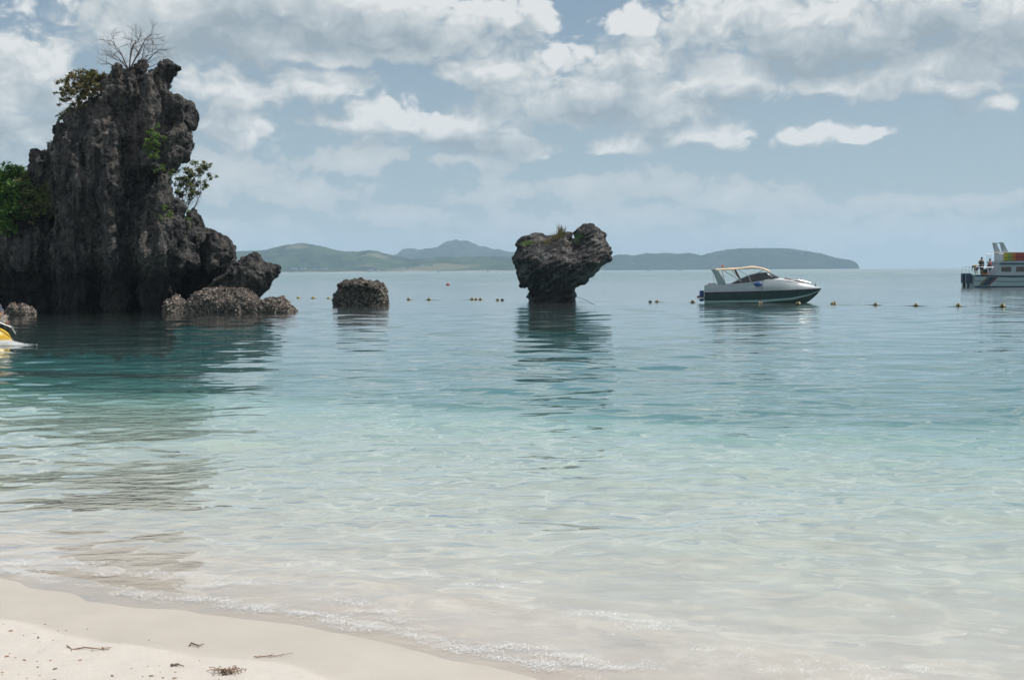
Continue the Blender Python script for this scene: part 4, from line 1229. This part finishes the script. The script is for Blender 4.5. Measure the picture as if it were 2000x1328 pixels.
M['flash_ochre'] = plain('ochre_flash', (.16, .12, .06), .5)
M['flash_red'] = plain('dull_red_flash', (.16, .035, .04), .5)
def ferry():
    p = G(1904, 562)
    root = empty('tour_boat', (p.x, p.y + 1.9, 0.0), R(2.0))
    # local x: 0 at the transom, growing to the bow beyond the picture
    L = 13.5
    xs = [L * i / 26 for i in range(27)]
    by = [(0, 1.75), (7, 1.85), (10, 1.5), (12, .8), (13.5, .05)]
    bz = [(0, 1.28), (4, 1.14), (8, 1.18), (11, 1.45), (13.5, 1.85)]
    wy = [(0, 1.5), (7, 1.5), (10, 1.1), (12, .45), (13.3, .03)]
    def band(t0, t1, out=0.0):
        mb = MB()
        for s in (-1, 1):
            mb.loft([[(x + (.15 * t if x > 12 else 0), s * (lerp_tab(x, wy) * (1 - t) + lerp_tab(x, by) * t + out), -.35 + (lerp_tab(x, bz) + .35) * t) for t in [t0 + (t1 - t0) * k / 3 for k in range(4)]] for x in xs])
        return mb
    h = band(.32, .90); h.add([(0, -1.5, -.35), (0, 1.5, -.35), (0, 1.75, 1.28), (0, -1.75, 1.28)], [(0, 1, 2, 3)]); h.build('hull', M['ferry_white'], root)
    band(0, .32).build('hull_bottom', M['blue_dark'], root)
    band(.90, 1.0, .03).build('gunwale_band', M['blue_dark'], root)
    band(.60, .63, .025).build('hull_line', M['blue_dark'], root)
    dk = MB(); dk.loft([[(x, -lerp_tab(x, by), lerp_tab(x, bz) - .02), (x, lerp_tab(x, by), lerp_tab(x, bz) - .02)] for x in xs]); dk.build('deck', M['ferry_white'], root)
    # slanting coloured flashes on the near side
    for x0, m, w in ((.75, M['flash_ochre'], .28), (1.05, M['blue_dark'], .55), (1.62, M['flash_red'], .26)):
        mb = MB(); rows = []
        for k in range(5):
            t = .34 + .54 * k / 4; xa = x0 - .35 + 1.0 * k / 4 * .8
            rows.append([(xa, -(lerp_tab(xa, wy) * (1 - t) + lerp_tab(xa, by) * t + .012), -.35 + (lerp_tab(xa, bz) + .35) * t), (xa + w, -(lerp_tab(xa + w, wy) * (1 - t) + lerp_tab(xa + w, by) * t + .012), -.35 + (lerp_tab(xa + w, bz) + .35) * t)])
        mb.loft(rows); mb.build('hull_flash', m, root)
    # cabin
    cab = MB(); prof = [(2.05, 1.15), (9.6, 1.15), (9.0, 2.42), (2.62, 2.42)]
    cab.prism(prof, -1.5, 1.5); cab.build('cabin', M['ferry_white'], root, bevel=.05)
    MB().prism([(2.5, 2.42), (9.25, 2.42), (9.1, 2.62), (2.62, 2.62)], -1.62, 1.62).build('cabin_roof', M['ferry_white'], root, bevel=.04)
    MB().box((5.9, -1.63, 2.34), (6.6, .05, .10)).build('roof_trim', M['blue_dark'], root)
    for s in (-1, 1):
        for x, w in ((3.25, 1.0), (4.7, .9), (5.75, .9), (6.8, .9), (7.85, .8)):
            wn = MB().box((x, s * 1.50, 1.80), (w, .06, .50)); o = wn.build('window', M['smoke'], root, bevel=.03)
            MB().box((x, s * 1.515, 2.07), (w + .1, .06, .035)).add([], []).build('window_frame', M['white_gel'], o)
    # upper deck house with rail and canopy
    MB().box((5.2, 0, 3.02), (4.2, 2.2, .80)).build('upper_house', M['white_gel'], root, bevel=.05)
    MB().prism([(2.95, 3.42), (7.6, 3.42), (7.5, 3.52), (3.1, 3.52)], -1.35, 1.35).build('upper_roof', M['white_gel'], root, bevel=.03)
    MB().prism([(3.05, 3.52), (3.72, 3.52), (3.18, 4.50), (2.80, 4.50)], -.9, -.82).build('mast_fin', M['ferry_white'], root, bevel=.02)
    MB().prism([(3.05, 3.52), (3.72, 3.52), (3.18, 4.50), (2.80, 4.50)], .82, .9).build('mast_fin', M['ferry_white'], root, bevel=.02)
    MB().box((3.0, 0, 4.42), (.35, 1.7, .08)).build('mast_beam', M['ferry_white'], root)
    for x in (2.55, 2.75, 2.95):
        for s in (-1, 1): MB().tube([(x, s * 1.45, 2.62), (x, s * 1.45, 3.35)], .02, 5).build('rail_post', M['steel'], root)
    for s in (-1, 1): MB().tube([(2.5, s * 1.45, 3.35), (7.5, s * 1.45, 3.35)], .022, 5).build('top_rail', M['steel'], root)
    # stern rail
    for s in (-1, 1):
        MB().tube([(.1, s * 1.65, 1.26), (.1, s * 1.65, 2.05), (1.9, s * 1.6, 2.0)], .018, 5).build('stern_rail', M['steel'], root)
    for y in (-.8, 0, .8): MB().tube([(.1, y, 1.26), (.1, y, 2.05)], .016, 5).build('rail_post', M['steel'], root)
    MB().tube([(.1, -1.65, 2.05), (.1, 1.65, 2.05)], .018, 5).build('stern_rail', M['steel'], root)
    # outboard motors
    for y in (-1.0, 0.0):
        om = empty('outboard_motor', (-.35, y, 0)); om.parent = root
        MB().loft([[(-.30 + .0 * k, -.24, z), (.20, -.26, z), (.20, .26, z), (-.30, .24, z)] for k, z in enumerate((.45, .55, 1.30, 1.42))], True, True).build('cowling', M['blue_dark'], om, bevel=.05)
        MB().box((-.02, 0, .05), (.20, .14, .9)).build('leg', M['black'], om)
        MB().tube([(.05, 0, .5), (.38, 0, .35)], .05, 6).build('bracket', M['steel'], om)
    tag(root, 'grey-white tour boat with a cabin, cut off by the right edge', 'boat')
    return root
fe = ferry()
FR = fe.matrix_basis if hasattr(fe, 'matrix_basis') else Matrix()
def on_ferry(x, y, z):
    return Matrix.Translation(fe.location) @ Matrix.Rotation(fe.rotation_euler.z, 4, 'Z') @ Vector((x, y, z))

M['shirt_green'] = plain('dark_green_shirt', (.02, .05, .045), 0.8, 0.2, 12)
M['shirt_red'] = plain('dusty_red_shirt', (.50, .08, .09), 0.8, 0.2, 12)
M['trouser_dark'] = plain('dark_trousers', (.02, .02, .03), 0.8, 0.2, 12)
M['trouser_blue'] = plain('blue_shorts', (.03, .06, .12), 0.8, 0.2, 12)
M['shirt_yellow'] = plain('yellow_vest', (.50, .40, .03), 0.7, 0.2, 12)
person('person', 'standing person in a dark green top, hand on hip, on the stern deck', stand(((.03, -.36, 1.22), (.05, -.20, 1.02)), ((-.02, .26, 1.15), (.02, .24, .88))), RAD, EDG, on_ferry(1.0, -.9, 1.245), R(-80), M['shirt_green'], M['trouser_dark'])
person('person', 'standing person in a dusty red top beside the cabin end', stand(((.10, -.26, 1.14), (.22, -.22, .96)), ((.08, .26, 1.14), (.20, .2, 1.0))), RAD, EDG, on_ferry(1.85, -.9, 1.205), R(150), M['shirt_red'], M['trouser_blue'], sc=.94)
BENT = [(-.05, 0, .78), (.24, 0, .92), (.40, 0, .86), (.50, 0, .76), (.26, -.19, .88), (.34, -.22, .60), (.26, .19, .88), (.34, .22, .60), (-.04, -.10, .74), (.06, -.12, .50), (.04, -.12, .38), (-.04, -.12, .06), (-.04, .10, .74), (.06, .12, .50), (.04, .12, .38), (-.04, .12, .06), (.40, -.2, .42), (.40, .2, .42)]
person('person', 'stooping person in a yellow vest at the stern corner', BENT, RAD, EDG, on_ferry(.42, -1.0, 1.262), R(-150), M['shirt_yellow'], M['trouser_blue'])
b = empty('cool_box', on_ferry(1.42, -.55, 1.225))
MB().box((0, 0, .28), (.5, .5, .5)).build('body', M['shirt_green'], b, bevel=.04)
MB().box((0, 0, .57), (.54, .54, .09)).build('lid', M['black'], b, bevel=.03)
MB().box((0, -.30, .10), (.62, .12, .16)).build('tray', M['orange'], b, bevel=.03)
tag(b, 'dark cool box on the stern deck between the two standing people', 'box')
# life jackets over the upper rail
jk = [M['shirt_yellow'], plain('lime_vest', (.26, .34, .05), .7), M['orange'], M['red'], M['red'], M['red'], plain('coral_vest', (.50, .12, .07), .7), M['shirt_yellow'], M['orange'], M['red']]
jn = ['yellow', 'lime', 'orange', 'red', 'red', 'red', 'coral', 'yellow', 'orange', 'red']
jx = 3.15
for k in range(8):
    o = empty('life_jacket', on_ferry(jx + .40 * k, -1.50, 3.33))
    rr = random.Random(k)
    bd = MB()
    for s, dd in ((-1, .0), (1, .0)):
        bd.loft([[(x * (1 + .1 * t), s * .09 - s * .03 * t + rr.uniform(-.01, .01), -.62 * t * rr.uniform(.9, 1.1) + .06 * (1 - abs(x) * 4) * (t < .1)) for x in (-.19, -.1, 0, .1, .19)] for t in (0, .35, .7, 1.0)])
    bd.loft([[(x, y, .06) for x in (-.19, -.1, 0, .1, .19)] for y in (-.09, 0, .09)])
    ob = bd.build('panels', jk[k], o); md = ob.modifiers.new('t', 'SOLIDIFY'); md.thickness = .05
    MB().box((0, -.125, -.35), (.36, .03, .05)).build('strap', M['black'], o)
    names = ['first', 'second', 'third', 'fourth', 'fifth', 'sixth', 'seventh', 'eighth']
    tag(o, '%s life jacket on the tour boat rail, %s from the mast' % (jn[k], names[k]), 'life jacket', 'life jackets drying on the upper rail')

# ---- yellow boat poking in at the left edge
def yellow_boat():
    p = G(24, 671)
    root = empty('yellow_boat', (p.x, p.y, 0), R(8))
    xs = [-5.0 * (1 - i / 24) ** 1.6 for i in range(25)]
    yb = [(-5, .75), (-2, .75), (-1, .60), (-.4, .34), (0, .04)]
    zt = [(-5, .48), (-1.0, .52), (-.5, .48), (-.25, .40), (-.1, .28), (0, .10)]
    mb = MB()
    mb.loft([[(x, lerp_tab(x, yb) * math.sin(a) * 1.0, (-.15 + (lerp_tab(x, zt) + .15) * (1 - math.cos(a)) / 2 * 1.0) if True else 0) for a in [math.pi * k / 14 for k in range(-14, 15)]] for x in xs], False)
    mb.build('hull', M['yellow_paint'], root, True)
    dk = MB(); dk.loft([[(x, -lerp_tab(x, yb) * .55, lerp_tab(x, zt) * .96 + .01), (x, 0, lerp_tab(x, zt) + .03), (x, lerp_tab(x, yb) * .55, lerp_tab(x, zt) * .96 + .01)] for x in xs[:-1]])
    dk.build('deck', M['yellow_paint'], root)
    for s in (-1, 1):
        MB().tube([(-2.2, s * .55, .95), (-.9, s * .5, .78), (-.35, s * .30, .66), (.0, s * .1, .48), (.10, 0, .28)], .010, 6).build('bow_rail', M['steel'], root)
        for x, z in ((-1.6, .86), (-.9, .78), (-.5, .69), (-.3, .64)):
            MB().tube([(x, s * .45, lerp_tab(x, zt)), (x, s * (.5 if x < -.8 else .34), z)], .008, 5).build('rail_post', M['steel'], root)
    tag(root, 'yellow boat bow with a metal rail poking in at the left edge', 'boat')
    # the bundle of flowers and cloth on the bow
    e = empty('flower_bundle', (p.x - .42, p.y + .05, lerp_tab(-.45, zt) + .10))
    rnd = random.Random(3)
    cl = MB()
    for k in range(16):
        cl.ball((rnd.uniform(-.55, .22), rnd.uniform(-.2, .2), rnd.uniform(-.02, .56)), (rnd.uniform(.08, .16), rnd.uniform(.08, .16), rnd.uniform(.06, .12)), 8, 5)
    cl.build('cloth', plain('dark_patterned_cloth', (.10, .10, .13), .9, .6, 14), e, True)
    cols = [plain('white_petals', (.75, .72, .68), .7), plain('peach_petals', (.72, .42, .25), .7), plain('pale_yellow_petals', (.70, .62, .30), .7), plain('pink_petals', (.62, .28, .25), .7)]
    for k in range(46):
        fl = MB(); c = Vector((rnd.uniform(-.45, .34), rnd.uniform(-.34, .0), rnd.uniform(.02, .40)))
        for q in range(5):
            a = 2 * math.pi * q / 5 + rnd.uniform(0, 1); r = .045
            fl.add([c, c + Vector((r * math.cos(a - .4), -.03, r * math.sin(a - .4))), c + Vector((1.5 * r * math.cos(a), -.015, 1.5 * r * math.sin(a))), c + Vector((r * math.cos(a + .4), -.03, r * math.sin(a + .4)))], [(0, 1, 2, 3)])
        fl.build('flower', cols[k % 4], e)
    tag(e, 'bundle of pale flowers and dark cloth on the yellow bow', 'flowers')
yellow_boat()

# ---- float line
FLOATS = [(583, 582.5), (612, 583), (642, 583.5), (798, 586), (838, 586.5), (922, 585.8), (930, 586), (938, 586), (972, 587), (1283, 590.6), (1353, 591), (1417, 591.5), (1480, 592.5), (1553, 594),
          (1628, 595), (1710, 596.5), (1789, 598), (1872, 599), (1958, 599.5)]
tell = {583: 'small yellow float just right of the islet rocks', 612: 'middle one of three floats between the islet and the squat rock', 642: 'small float close to the left side of the squat rock',
        798: 'first float to the right of the squat rock', 838: 'second float to the right of the squat rock', 922: 'left one of three floats bunched together', 930: 'middle one of three floats bunched together', 938: 'right one of three floats bunched together',
        972: 'float just left of the mushroom rock', 1283: 'float in open water between mushroom rock and speedboat', 1353: 'yellow float just behind the stern of the speedboat', 1417: 'float against the stern quarter of the speedboat',
        1480: 'float against the middle of the speedboat hull', 1553: 'float under the bow of the speedboat', 1628: 'first yellow float to the right of the speedboat bow', 1710: 'second yellow float to the right of the speedboat bow',
        1789: 'third yellow float to the right of the speedboat bow', 1872: 'fourth yellow float right of the speedboat, below the tour boat stern', 1958: 'yellow float nearest the right edge of the picture'}
rp = random.Random(12)
def float_pos(x, y):
    return G(x, y)
def make_float(name, p, r, top, low, label, group=None, rz=0.0):
    e = empty(name, (p.x, p.y, 0.0), rz)
    n = 12
    prof = [(-.16, 0), (-.155, .06), (-.13, .12), (-.05, .150), (.05, .150), (.13, .12), (.155, .06), (.16, 0)]
    k = r / .16
    up = MB(); dn = MB()
    secs = [[(x * k, rr * k * math.cos(2 * math.pi * a / n), .045 * k + rr * k * math.sin(2 * math.pi * a / n)) for a in range(n)] for x, rr in prof]
    up.loft([[q for q in s] for s in secs], True)
    o = up.build('shell', top, e, True)
    col = MB().tube([(-.05 * k, 0, .045 * k), (.05 * k, 0, .045 * k)], .156 * k, 12); col.build('waist_band', low, e)
    skirt = MB()
    for a in range(16):
        w = 2 * math.pi * a / 16
        skirt.ball((.15 * k * math.cos(w), .135 * k * math.sin(w), .0), (.05 * k, .05 * k, .045 * k), 6, 4)
    skirt.build('weed_skirt', M['weed'], e)
    tag(e, label, 'float', group)
    return e
line_pts = []
for x, y in FLOATS:
    p = float_pos(x, y)
    if 1400 < x < 1570:                         # kept clear of the hull's near side
        t = (x - 1372) / 210.0
        p = Vector((p.x, p.y - 0.55 - 0.25 * t, 0))
    make_float('line_float', p, rp.uniform(.11, .14), M['yellow_float'], M['weed'] if x > 700 else M['yellow_float'], tell[x], 'yellow floats on the swimming line', rp.uniform(-.5, .5))
    line_pts.append(p)
# slack ropes between neighbouring floats, dipping under here and there
def ropes(idx, label):
    mb = MB(); pts = []
    for a, b in zip(idx[:-1], idx[1:]):
        A, B = line_pts[a], line_pts[b]
        for k in range(12):
            t = k / 12
            q = A.lerp(B, t); q.z = .030 - .060 * math.sin(math.pi * t) ** .8
            q.y += .10 * math.sin(t * 9 + a)
            pts.append(q)
    pts.append(line_pts[idx[-1]] + Vector((0, 0, .035)))
    if len(pts) > 2:
        mb.tube(pts, .016, 6)
        o = mb.build('float_rope', M['rope'], None, True)
        tag(o, label, 'rope')
ropes([0, 1, 2], 'dark rope joining the floats between the islet and the squat rock')
ropes([3, 4, 5, 6, 7, 8], 'dark rope joining the floats left of the mushroom rock')
ropes([9, 10], 'slack dark rope running to the speedboat stern')
ropes([11, 12, 13, 14, 15, 16, 17, 18], 'dark rope joining the floats right of the speedboat')
make_float('mooring_buoy', G(875, 557.5), .24, M['red'], M['red'], 'round red mooring buoy beyond the float line', rz=.6)
for x, y, lab in ((981, 587.2, 'small dark float at the end of the rope left of the mushroom rock'), (1270, 591, 'small dark float left of the open-water float')):
    make_float('dark_float', G(x, y), .10, M['weed'], M['weed'], lab)
p = G(1128, 589); q = G(1170, 597)
o = MB().tube([(p.x - .3, p.y + .3, .35), (p.x + .4, p.y, .15), ((p.x + q.x) / 2 + .2, (p.y + q.y) / 2, .03), (q.x, q.y, -.06)], .014, 6).build('mooring_rope', M['rope'])
tag(o, 'slack dark rope running from the foot of the mushroom rock', 'rope')

# ------------------------------------------------------------------ far shore: buildings and boats
M['wall_pale'] = plain('pale_plaster', (.68, .66, .62), 0.8, 0.08, .2)
M['roof_red'] = plain('faded_red_roof', (.36, .16, .12), 0.8, 0.15, .3)
M['roof_grey'] = plain('grey_roof', (.35, .36, .37), 0.7, 0.1, .3)
M['pane_dark'] = plain('dark_window_pane', (.04, .05, .06), 0.3, 0.1, .3)
def hill_z(V, x, t_y):
    return 0
def house(x, y, D, wpx, hpx, roof, label, group):
    p = W(x, y, D); w = wpx * D / FPX; h = hpx * D / FPX; d = w * .7
    e = empty('house', (p.x, p.y, p.z - h * .15))
    MB().box((0, 0, h * .30), (w, d, h * .9)).build('wall', M['wall_pale'], e)
    rf = MB().prism([(-w * .55, h * .74), (w * .55, h * .74), (w * .22, h * 1.12), (-w * .22, h * 1.12)], -d * .55, d * .55)
    rf.build('roof', roof, e)
    n = max(2, int(w / 7))
    for k in range(n):
        MB().box((-w / 2 + w * (k + .5) / n, -d / 2 - .1, h * .36), (w / n * .5, .3, h * .3)).build('window', M['pane_dark'], e)
    tag(e, label, 'house', group)
FY = 4300 - 605
far_houses = [(574, 525.5, 10, 2.0, 0, 'long pale building at the left end of the hazy shore'), (592, 525.5, 12, 2.0, 0, 'second long pale building along the hazy left shore'), (612, 526, 9, 1.8, 0, 'pale low building in the middle of the left shore row'), (632, 526, 13, 2.0, 0, 'wide pale building right of the left shore row'),
              (724, 528, 9, 2.6, 1, 'pale house with reddish roof above the hazy shore village'), (738, 528.5, 7, 2.4, 0, 'small pale house in the hazy shore village'), (785, 524.5, 12, 3.0, 0, 'white building at the foot of the hills, mid shore'), (796, 526, 8, 2.4, 0, 'white house just right of the mid-shore building'),
              (826, 519, 5, 5.0, 1, 'narrow pinkish tower-like house on the hazy slope'), (843, 521, 9, 2.5, 1, 'reddish roofed house right of the narrow one')]
for x, y, w, h, r, lab in far_houses:
    house(x, y, FY - 10, w, h, M['roof_red'] if r else M['roof_grey'], lab, 'houses along the hazy shore')
house(1566, 497, 5300 - 300, 3.2, 3.0, M['roof_grey'], 'lone white building high on the headland', 'houses on the headland')
house(1238, 515, 5300 - 400, 7, 1.8, M['roof_grey'], 'pale low building on the left of the headland', 'houses on the headland')
house(1262, 516, 5300 - 400, 9, 1.8, M['roof_grey'], 'wider pale building on the left of the headland', 'houses on the headland')

def far_boat(x, y, D, L, label):
    p = W(x, y, D)
    e = empty('distant_boat', (p.x, p.y, 0))
    h = MB(); h.loft([[(L * (t - .5) * (1 + .06 * k), s * L * .13 * (1 - max(0, t - .6) * 2.2), z) for s in (-1, 1)] for t in (0, .3, .6, .8, 1) for k, z in ((0, 0),)])
    h = MB()
    secs = []
    for t in (0, .25, .5, .75, 1):
        w = L * .14 * (1 - max(0, t - .5) * 1.95)
        secs.append([(L * (t - .5), -w * .7, -.3), (L * (t - .5) + .04 * L * t, -w, L * (.10 + .05 * t)), (L * (t - .5) + .04 * L * t, w, L * (.10 + .05 * t)), (L * (t - .5), w * .7, -.3)])
    h.loft(secs, True, True); h.build('hull', M['white_gel'], e)
    MB().prism([(-L * .3, L * .10), (L * .2, L * .11), (L * .1, L * .24), (-L * .28, L * .24)], -L * .1, L * .1).build('cabin', M['wall_pale'], e)
    tag(e, label, 'boat', 'tiny boats far off on the horizon')
far_boat(1266, 527.5, 2000, 7, 'tiny white boat far off, right of the mushroom rock')
far_boat(1327, 526.5, 2200, 9, 'tiny white boat far off, left of the speedboat canopy')
far_boat(857, 531.4, 2400, 9, 'tiny white boat far off under the blue mountain')
far_boat(952, 530.6, 2300, 8, 'tiny white boat far off, left of the mushroom rock')

# ------------------------------------------------------------------ oyster crust on the shelly rocks
def crust(rocks, n_each, zmax):
    rnd = random.Random(9)
    for o, n, zm in zip(rocks, n_each, zmax):
        me = o.data
        cand = [p for p in me.polygons if 0.02 < p.center.z < zm and p.normal.y < 0.55]
        if not cand: continue
        mb = MB()
        for _ in range(n):
            p = rnd.choice(cand); c = p.center; nn = p.normal
            s = rnd.uniform(.035, .085)
            t = nn.cross(Vector((rnd.gauss(0, 1), rnd.gauss(0, 1), rnd.gauss(0, 1)))).normalized()
            u = nn.cross(t).normalized()
            tip = (nn * rnd.uniform(.25, 1.0) + t * .8).normalized() * s
            a = c - nn * .01
            mb.add([a - u * s * .45, a + u * s * .45, a + tip + u * s * .35, a + tip * 1.3, a + tip - u * s * .35, a + nn * s * .4], [(0, 1, 2, 3, 4), (0, 5, 1), (1, 5, 2), (2, 5, 3), (3, 5, 4), (4, 5, 0)])
        me2 = bpy.data.meshes.new('oyster_crust'); me2.from_pydata(mb.v, [], mb.f)
        k = link('oyster_crust', me2, M['shells'], o)
        k['kind'] = 'stuff'
def shell_mat():
    m, nt, out = material('oyster_shell')
    geo = nt.n('ShaderNodeNewGeometry')
    c = nt.ramp(geo.outputs['Random Per Island'], [(0, (.05, .04, .035)), (.35, (.12, .095, .08)), (.7, (.24, .19, .155)), (.92, (.36, .31, .26)), (1, (.5, .45, .4))])
    principled(nt, out, c, 0.8)
    return m
M['shells'] = shell_mat()
byl = {o.get('label', ''): o for o in bpy.data.objects if o.name.startswith('boulder')}
def rk(s): return [o for l, o in byl.items() if s in l][0]
crust([rk('low brown mound'), rk('small jagged shelly'), rk('small shelly brown'), rk('squat brown'), rk('dark slab')], [3600, 1400, 600, 900, 500], [1.2, .9, .7, .9, .7])

# ------------------------------------------------------------------ foam, splash and beach litter
def foam_mat():
    m, nt, out = material('sea_foam')
    p = principled(nt, out, (.78, .80, .81), 0.2, spec=0.6)
    tr = nt.n('ShaderNodeBsdfTransparent')
    mx = nt.n('ShaderNodeMixShader'); mx.inputs[0].default_value = 0.62
    nt.t.links.new(tr.outputs[0], mx.inputs[1]); nt.t.links.new(p.outputs[0], mx.inputs[2])
    nt.t.links.new(mx.outputs[0], out.inputs[0])
    return m
M['foam'] = foam_mat()
def bubbles(name, pts, label, lo, hi, seed):
    rnd = np.random.default_rng(seed)
    n = len(pts); r = rnd.uniform(lo, hi, n) * rnd.choice([.6, 1, 1, 1.5], n)
    base = np.array([(1, 0, 0), (.5, .87, 0), (-.5, .87, 0), (-1, 0, 0), (-.5, -.87, 0), (.5, -.87, 0), (0, 0, .8)])
    base2 = base.copy(); base2[:6, :2] *= 1.0
    V = pts[:, None, :] + base[None] * r[:, None, None] * np.array([1.15, 1.0, 1.0])
    F = np.array([(k, (k + 1) % 6, 6) for k in range(6)])
    Q = (F[None] + (np.arange(n) * 7)[:, None, None]).reshape(-1, 3)
    o = link(name, np_mesh(name, V.reshape(-1, 3), Q), M['foam'], smooth=True)
    tag(o, label, kind='stuff')
def swash():
    rnd = np.random.default_rng(5)
    N = 1500000
    x = rnd.uniform(-4.2, 4.2, N); s = rnd.uniform(-.06, 2.6, N)
    y = shore_y(x) + s / .87
    wob = 0.10 * fnoise(x, y, 1.1, 0.4) + 0.05 * fnoise(x, y, 3.1, 2.0)
    se = s + wob
    clump = fnoise(x * .8 + y * .3, y * 1.9, 3.6, 1.3) * .6 + fnoise(x, y * 1.7, 9.5, 4.1) * .5 + fnoise(x, y, 27., 2.2) * .35
    edge = np.exp(-((se - .10) / .10) ** 2) * 1.0
    b2 = np.exp(-((se - .42 - .12 * fnoise(x, y, .9, 5.)) / .16) ** 2) * .62
    b3 = np.exp(-((se - 1.15 - .22 * fnoise(x, y, .7, 6.)) / .30) ** 2) * .55 * np.clip((x + 2.5) / 2.0, .25, 1)
    dens = np.clip((edge + b2 + b3) * 1.25 + clump * .75 - .55, 0, 1) ** 1.4
    keep = (rnd.uniform(0, 1, N) < dens * .40) & (se > -.01)
    x, y = x[keep], y[keep]
    z = np.maximum(wave_z(x, y, np.full_like(x, .03)), ground_z(x, y)) + .001
    bubbles('sea_foam', np.stack([x, y, z], -1), 'thin sparkling foam along the water edge', .0011, .0029, 3)
swash()
def splash():
    rnd = np.random.default_rng(8)
    p = G(14, 674); n = 5000
    x = p.x + rnd.normal(0, .26, n) - .12; y = p.y + rnd.normal(-.05, .16, n)
    z = np.abs(rnd.normal(0, .055, n)) * np.exp(-((x - p.x) / .35) ** 2) + .01
    bubbles('bow_splash', np.stack([x, y, z], -1), 'white splash under the yellow bow', .005, .014, 4)
splash()

M['drift'] = plain('driftwood', (.24, .165, .11), .9, .3, 30)
M['drift_dark'] = plain('dark_litter', (.17, .13, .10), .9, .3, 30)
M['leaf_litter'] = plain('dry_leaf', (.34, .20, .12), .9, .3, 30)
def gz(x, y): return float(ground_z(np.array([x]), np.array([y]))[0])
def ground_at(px, py):
    p = G(px, py)
    for _ in range(6): p = G(px, py, gz(p.x, p.y))
    return p
def twig(px, py, L, ang, mat, label, cat, side=3, r=.004):
    p = ground_at(px, py)
    e = empty('twig', p)
    rnd = random.Random(int(px))
    d = Vector((math.cos(ang), math.sin(ang), 0))
    pts = [d * (t - .5) * L + Vector((rnd.gauss(0, .012), rnd.gauss(0, .012), .006 + abs(rnd.gauss(0, .004)))) for t in (0, .2, .4, .6, .8, 1)]
    MB().tube(pts, [r, r, r * .9, r * .8, r * .6, r * .4], 5).build('stem', mat, e)
    for k in range(side):
        a = pts[rnd.randint(1, 4)]; q = a + (d * rnd.uniform(.2, .8) + Vector((-d.y, d.x, 0)) * rnd.choice((-1, 1))) * L * rnd.uniform(.1, .25)
        q.z = .006
        MB().tube([a, a.lerp(q, .5) + Vector((0, 0, .004)), q], [r * .6, r * .5, r * .3], 4).build('side_shoot', mat, e)
    tag(e, label, cat)
twig(175, 1268, .26, -.25, M['drift'], 'reddish brown branching twig on the dry sand at lower left', 'twig', 5)
twig(535, 1283, .22, .15, M['drift'], 'pale thin twig lying on the damp sand', 'twig', 4, .003)
twig(384, 1262, .06, -.3, M['drift_dark'], 'short dark stick on the damp sand', 'twig', 1, .005)
twig(345, 1300, .05, .1, M['drift_dark'], 'stubby dark stick low on the dry sand', 'twig', 1, .006)
def clump():
    p = ground_at(445, 1314)
    e = empty('weed_clump', p); rnd = random.Random(2)
    mb = MB()
    for k in range(60):
        a = Vector((rnd.gauss(0, .028), rnd.gauss(0, .02), .004)); q = a + Vector((rnd.gauss(0, .022), rnd.gauss(0, .016), rnd.uniform(0, .018)))
        mb.tube([a, a.lerp(q, .5) + Vector((0, 0, .012)), q], .0018, 4)
    mb.build('strands', M['drift'], e)
    for k in range(7):
        MB().ball((rnd.gauss(0, .025), rnd.gauss(0, .015), .006), (.008, .006, .006), 7, 5).build('fragment', M['drift_dark'], e, True)
    tag(e, 'dark clump of washed-up weed and fragments on the sand', 'weed')
clump()
def litter():
    rnd = random.Random(31); mb = MB()
    n = 0
    while n < 80:
        px, py = rnd.uniform(-60, 620), rnd.uniform(1205, 1345)
        p = ground_at(px, py)
        s = float(offshore(np.array([p.x]), np.array([p.y]))[0])
        if s > -.66 or rnd.random() > min(1, .25 + (-s - .66) * 1.3): continue
        L = rnd.choice((.003, .004, .005, .006, .008, .013)); a = rnd.gauss(0, .7)
        mb.ball((p.x, p.y, p.z + L * .2), (L, L * rnd.uniform(.35, .6), L * .35), 6, 4, Matrix.Rotation(a, 3, 'Z'))
        n += 1
    o = mb.build('beach_litter', M['leaf_litter'], None, True)
    tag(o, 'scattered bits of bark, leaf and shell on the dry sand', kind='stuff')
    o.data.materials.append(M['drift_dark'])
    for i, pl in enumerate(o.data.polygons):
        pl.material_index = (i // 24) % 3 == 0
litter()
